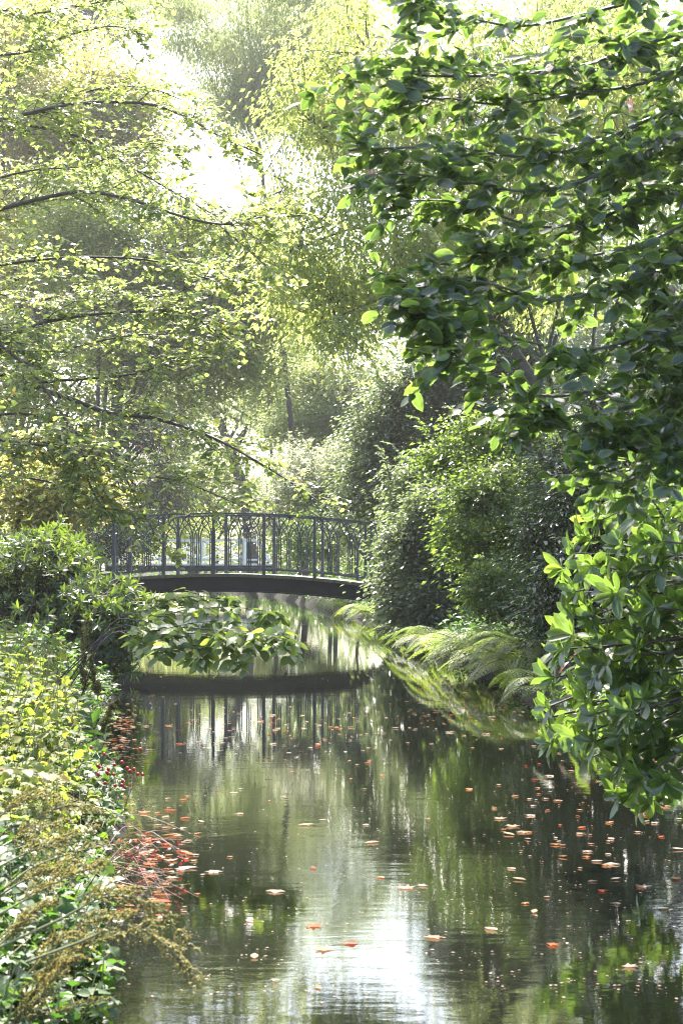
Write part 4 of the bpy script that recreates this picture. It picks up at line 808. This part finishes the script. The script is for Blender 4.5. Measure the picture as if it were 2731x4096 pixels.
# fine floating bits
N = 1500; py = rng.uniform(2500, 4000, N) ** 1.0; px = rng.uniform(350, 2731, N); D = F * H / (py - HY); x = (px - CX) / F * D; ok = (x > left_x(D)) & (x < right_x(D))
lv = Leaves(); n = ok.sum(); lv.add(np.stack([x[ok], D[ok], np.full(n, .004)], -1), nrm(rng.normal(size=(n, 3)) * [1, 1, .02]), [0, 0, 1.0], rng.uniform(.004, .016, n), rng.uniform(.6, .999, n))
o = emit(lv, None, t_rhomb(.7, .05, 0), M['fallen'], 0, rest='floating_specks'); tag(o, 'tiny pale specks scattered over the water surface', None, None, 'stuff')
# red leaves caught in the big evergreen
for k, (px, py) in enumerate(((1480, 700), (2670, 1215), (2520, 420))):
    p = P(px, py, 6.3); e = bpy.data.objects.new('caught_leaf', var[k % 2][0]); COL.objects.link(e); e.location = p; e.scale = (.06,) * 3; e.rotation_euler = (1.0 + .3 * k, .3, k)
    tag(e, ['orange-red leaf caught at the left tip of the broad-leaved evergreen', 'red leaf caught at the right edge of the evergreen', 'small red leaf caught high in the evergreen', 'brown curled leaf hanging left of the evergreen'][k], 'leaf')

# ------------------------------------------------------------------ undergrowth and air
N = 42000; y = rng.uniform(82, 108, N); x = rng.uniform(-48, 34, N); hm = 5 + 3 * np.sin(x * .45) * np.sin(y * .3 + x * .21); z = ground_z(x, y) + rng.random(N) ** .8 * hm
ok = (x < left_x(y) - .3) | (x > right_x(y) + .3) | (y > 95); x, y, z = x[ok], y[ok], z[ok]; N = len(x)
lv = Leaves(); lv.add(np.stack([x, y, z], -1), nrm(rng.normal(size=(N, 3)) * [1, 1, .4] + [0, 0, -.2]), np.array([0, -.2, 1.0]) + rng.normal(size=(N, 3)) * .6, rng.uniform(.2, .42, N), np.clip(.5 + .25 * np.sin(x * .7) + .2 * rng.normal(size=N), 0, .999))
o = emit(lv, None, broad, M['mid'], 0, rest='thicket'); tag(o, 'far-off leafy thicket closing the view behind the wood', None, None, 'stuff')
N = 40000; y = rng.uniform(37, 82, N); off = .2 + rng.random(N) * 12; sdn = rng.random(N) < .5
x = np.where(sdn, left_x(y) - off, right_x(y) + off); z = ground_z(x, y) + rng.random(N) * np.minimum(2.6, .25 + .35 * off) * (.65 + .35 * np.sin(y * .9 + x * .7))
lv = Leaves(); lv.add(np.stack([x, y, z], -1), nrm(rng.normal(size=(N, 3)) * [1, 1, .4] + [0, 0, -.2]), np.array([0, -.2, 1.0]) + rng.normal(size=(N, 3)) * .6, rng.uniform(.09, .19, N), np.clip(.5 + .3 * np.sin(x * 1.3 + y * .6) + .2 * rng.normal(size=N), 0, .999))
o = emit(lv, None, broad, M['mid'], 0, rest='understorey'); tag(o, 'mixed leafy understorey covering both banks beyond the bridge', None, None, 'stuff')
N = 26000; y = rng.uniform(8, 80, N); sdn = rng.random(N) < .5; off = rng.random(N) ** 1.5 * 9
x = np.where(sdn, left_x(y) - .05 - off, right_x(y) + .05 + off); z = ground_z(x, y) + rng.uniform(.02, .25, N)
lv = Leaves(); lv.add(np.stack([x, y, z], -1), nrm(rng.normal(size=(N, 3)) * [1, 1, .4]), np.array([0, -.2, 1.0]) + rng.normal(size=(N, 3)) * .5, rng.uniform(.05, .13, N), rng.random(N))
n = 5000; y = rng.uniform(9, 34, n); off = rng.random(n) * .8 - .05; x = right_x(y) - wob(y) + off; z = np.maximum(.02, ground_z(x, y)) + rng.uniform(0, .14, n)
lv.add(np.stack([x, y, z], -1), nrm(rng.normal(size=(n, 3)) * [1, 1, .4] + [-.4, -.2, -.2]), np.array([-.3, -.2, 1.0]) + rng.normal(size=(n, 3)) * .5, rng.uniform(.03, .08, n), rng.random(n))
o = emit(lv, None, t_rhomb(.5, .1, .15), M['ivy'], 0, rest='undergrowth'); tag(o, 'low dark leafy undergrowth on both banks', None, None, 'stuff')

hv = bpy.data.materials.new('pale haze'); hv.use_nodes = True; nt = hv.node_tree; nt.nodes.clear()
out = nt.nodes.new('ShaderNodeOutputMaterial'); pv = nt.nodes.new('ShaderNodeVolumePrincipled'); pv.inputs['Color'].default_value = (.95, .97, .95, 1)
pv.inputs['Density'].default_value = .0006; pv.inputs['Anisotropy'].default_value = .7
nt.links.new(pv.outputs[0], out.inputs['Volume'])
tag(MB().box((-262, -62, -1.8), (262, 302, 36)).build('haze', hv, None, False), 'thin bright haze in the air', None, None, 'stuff')
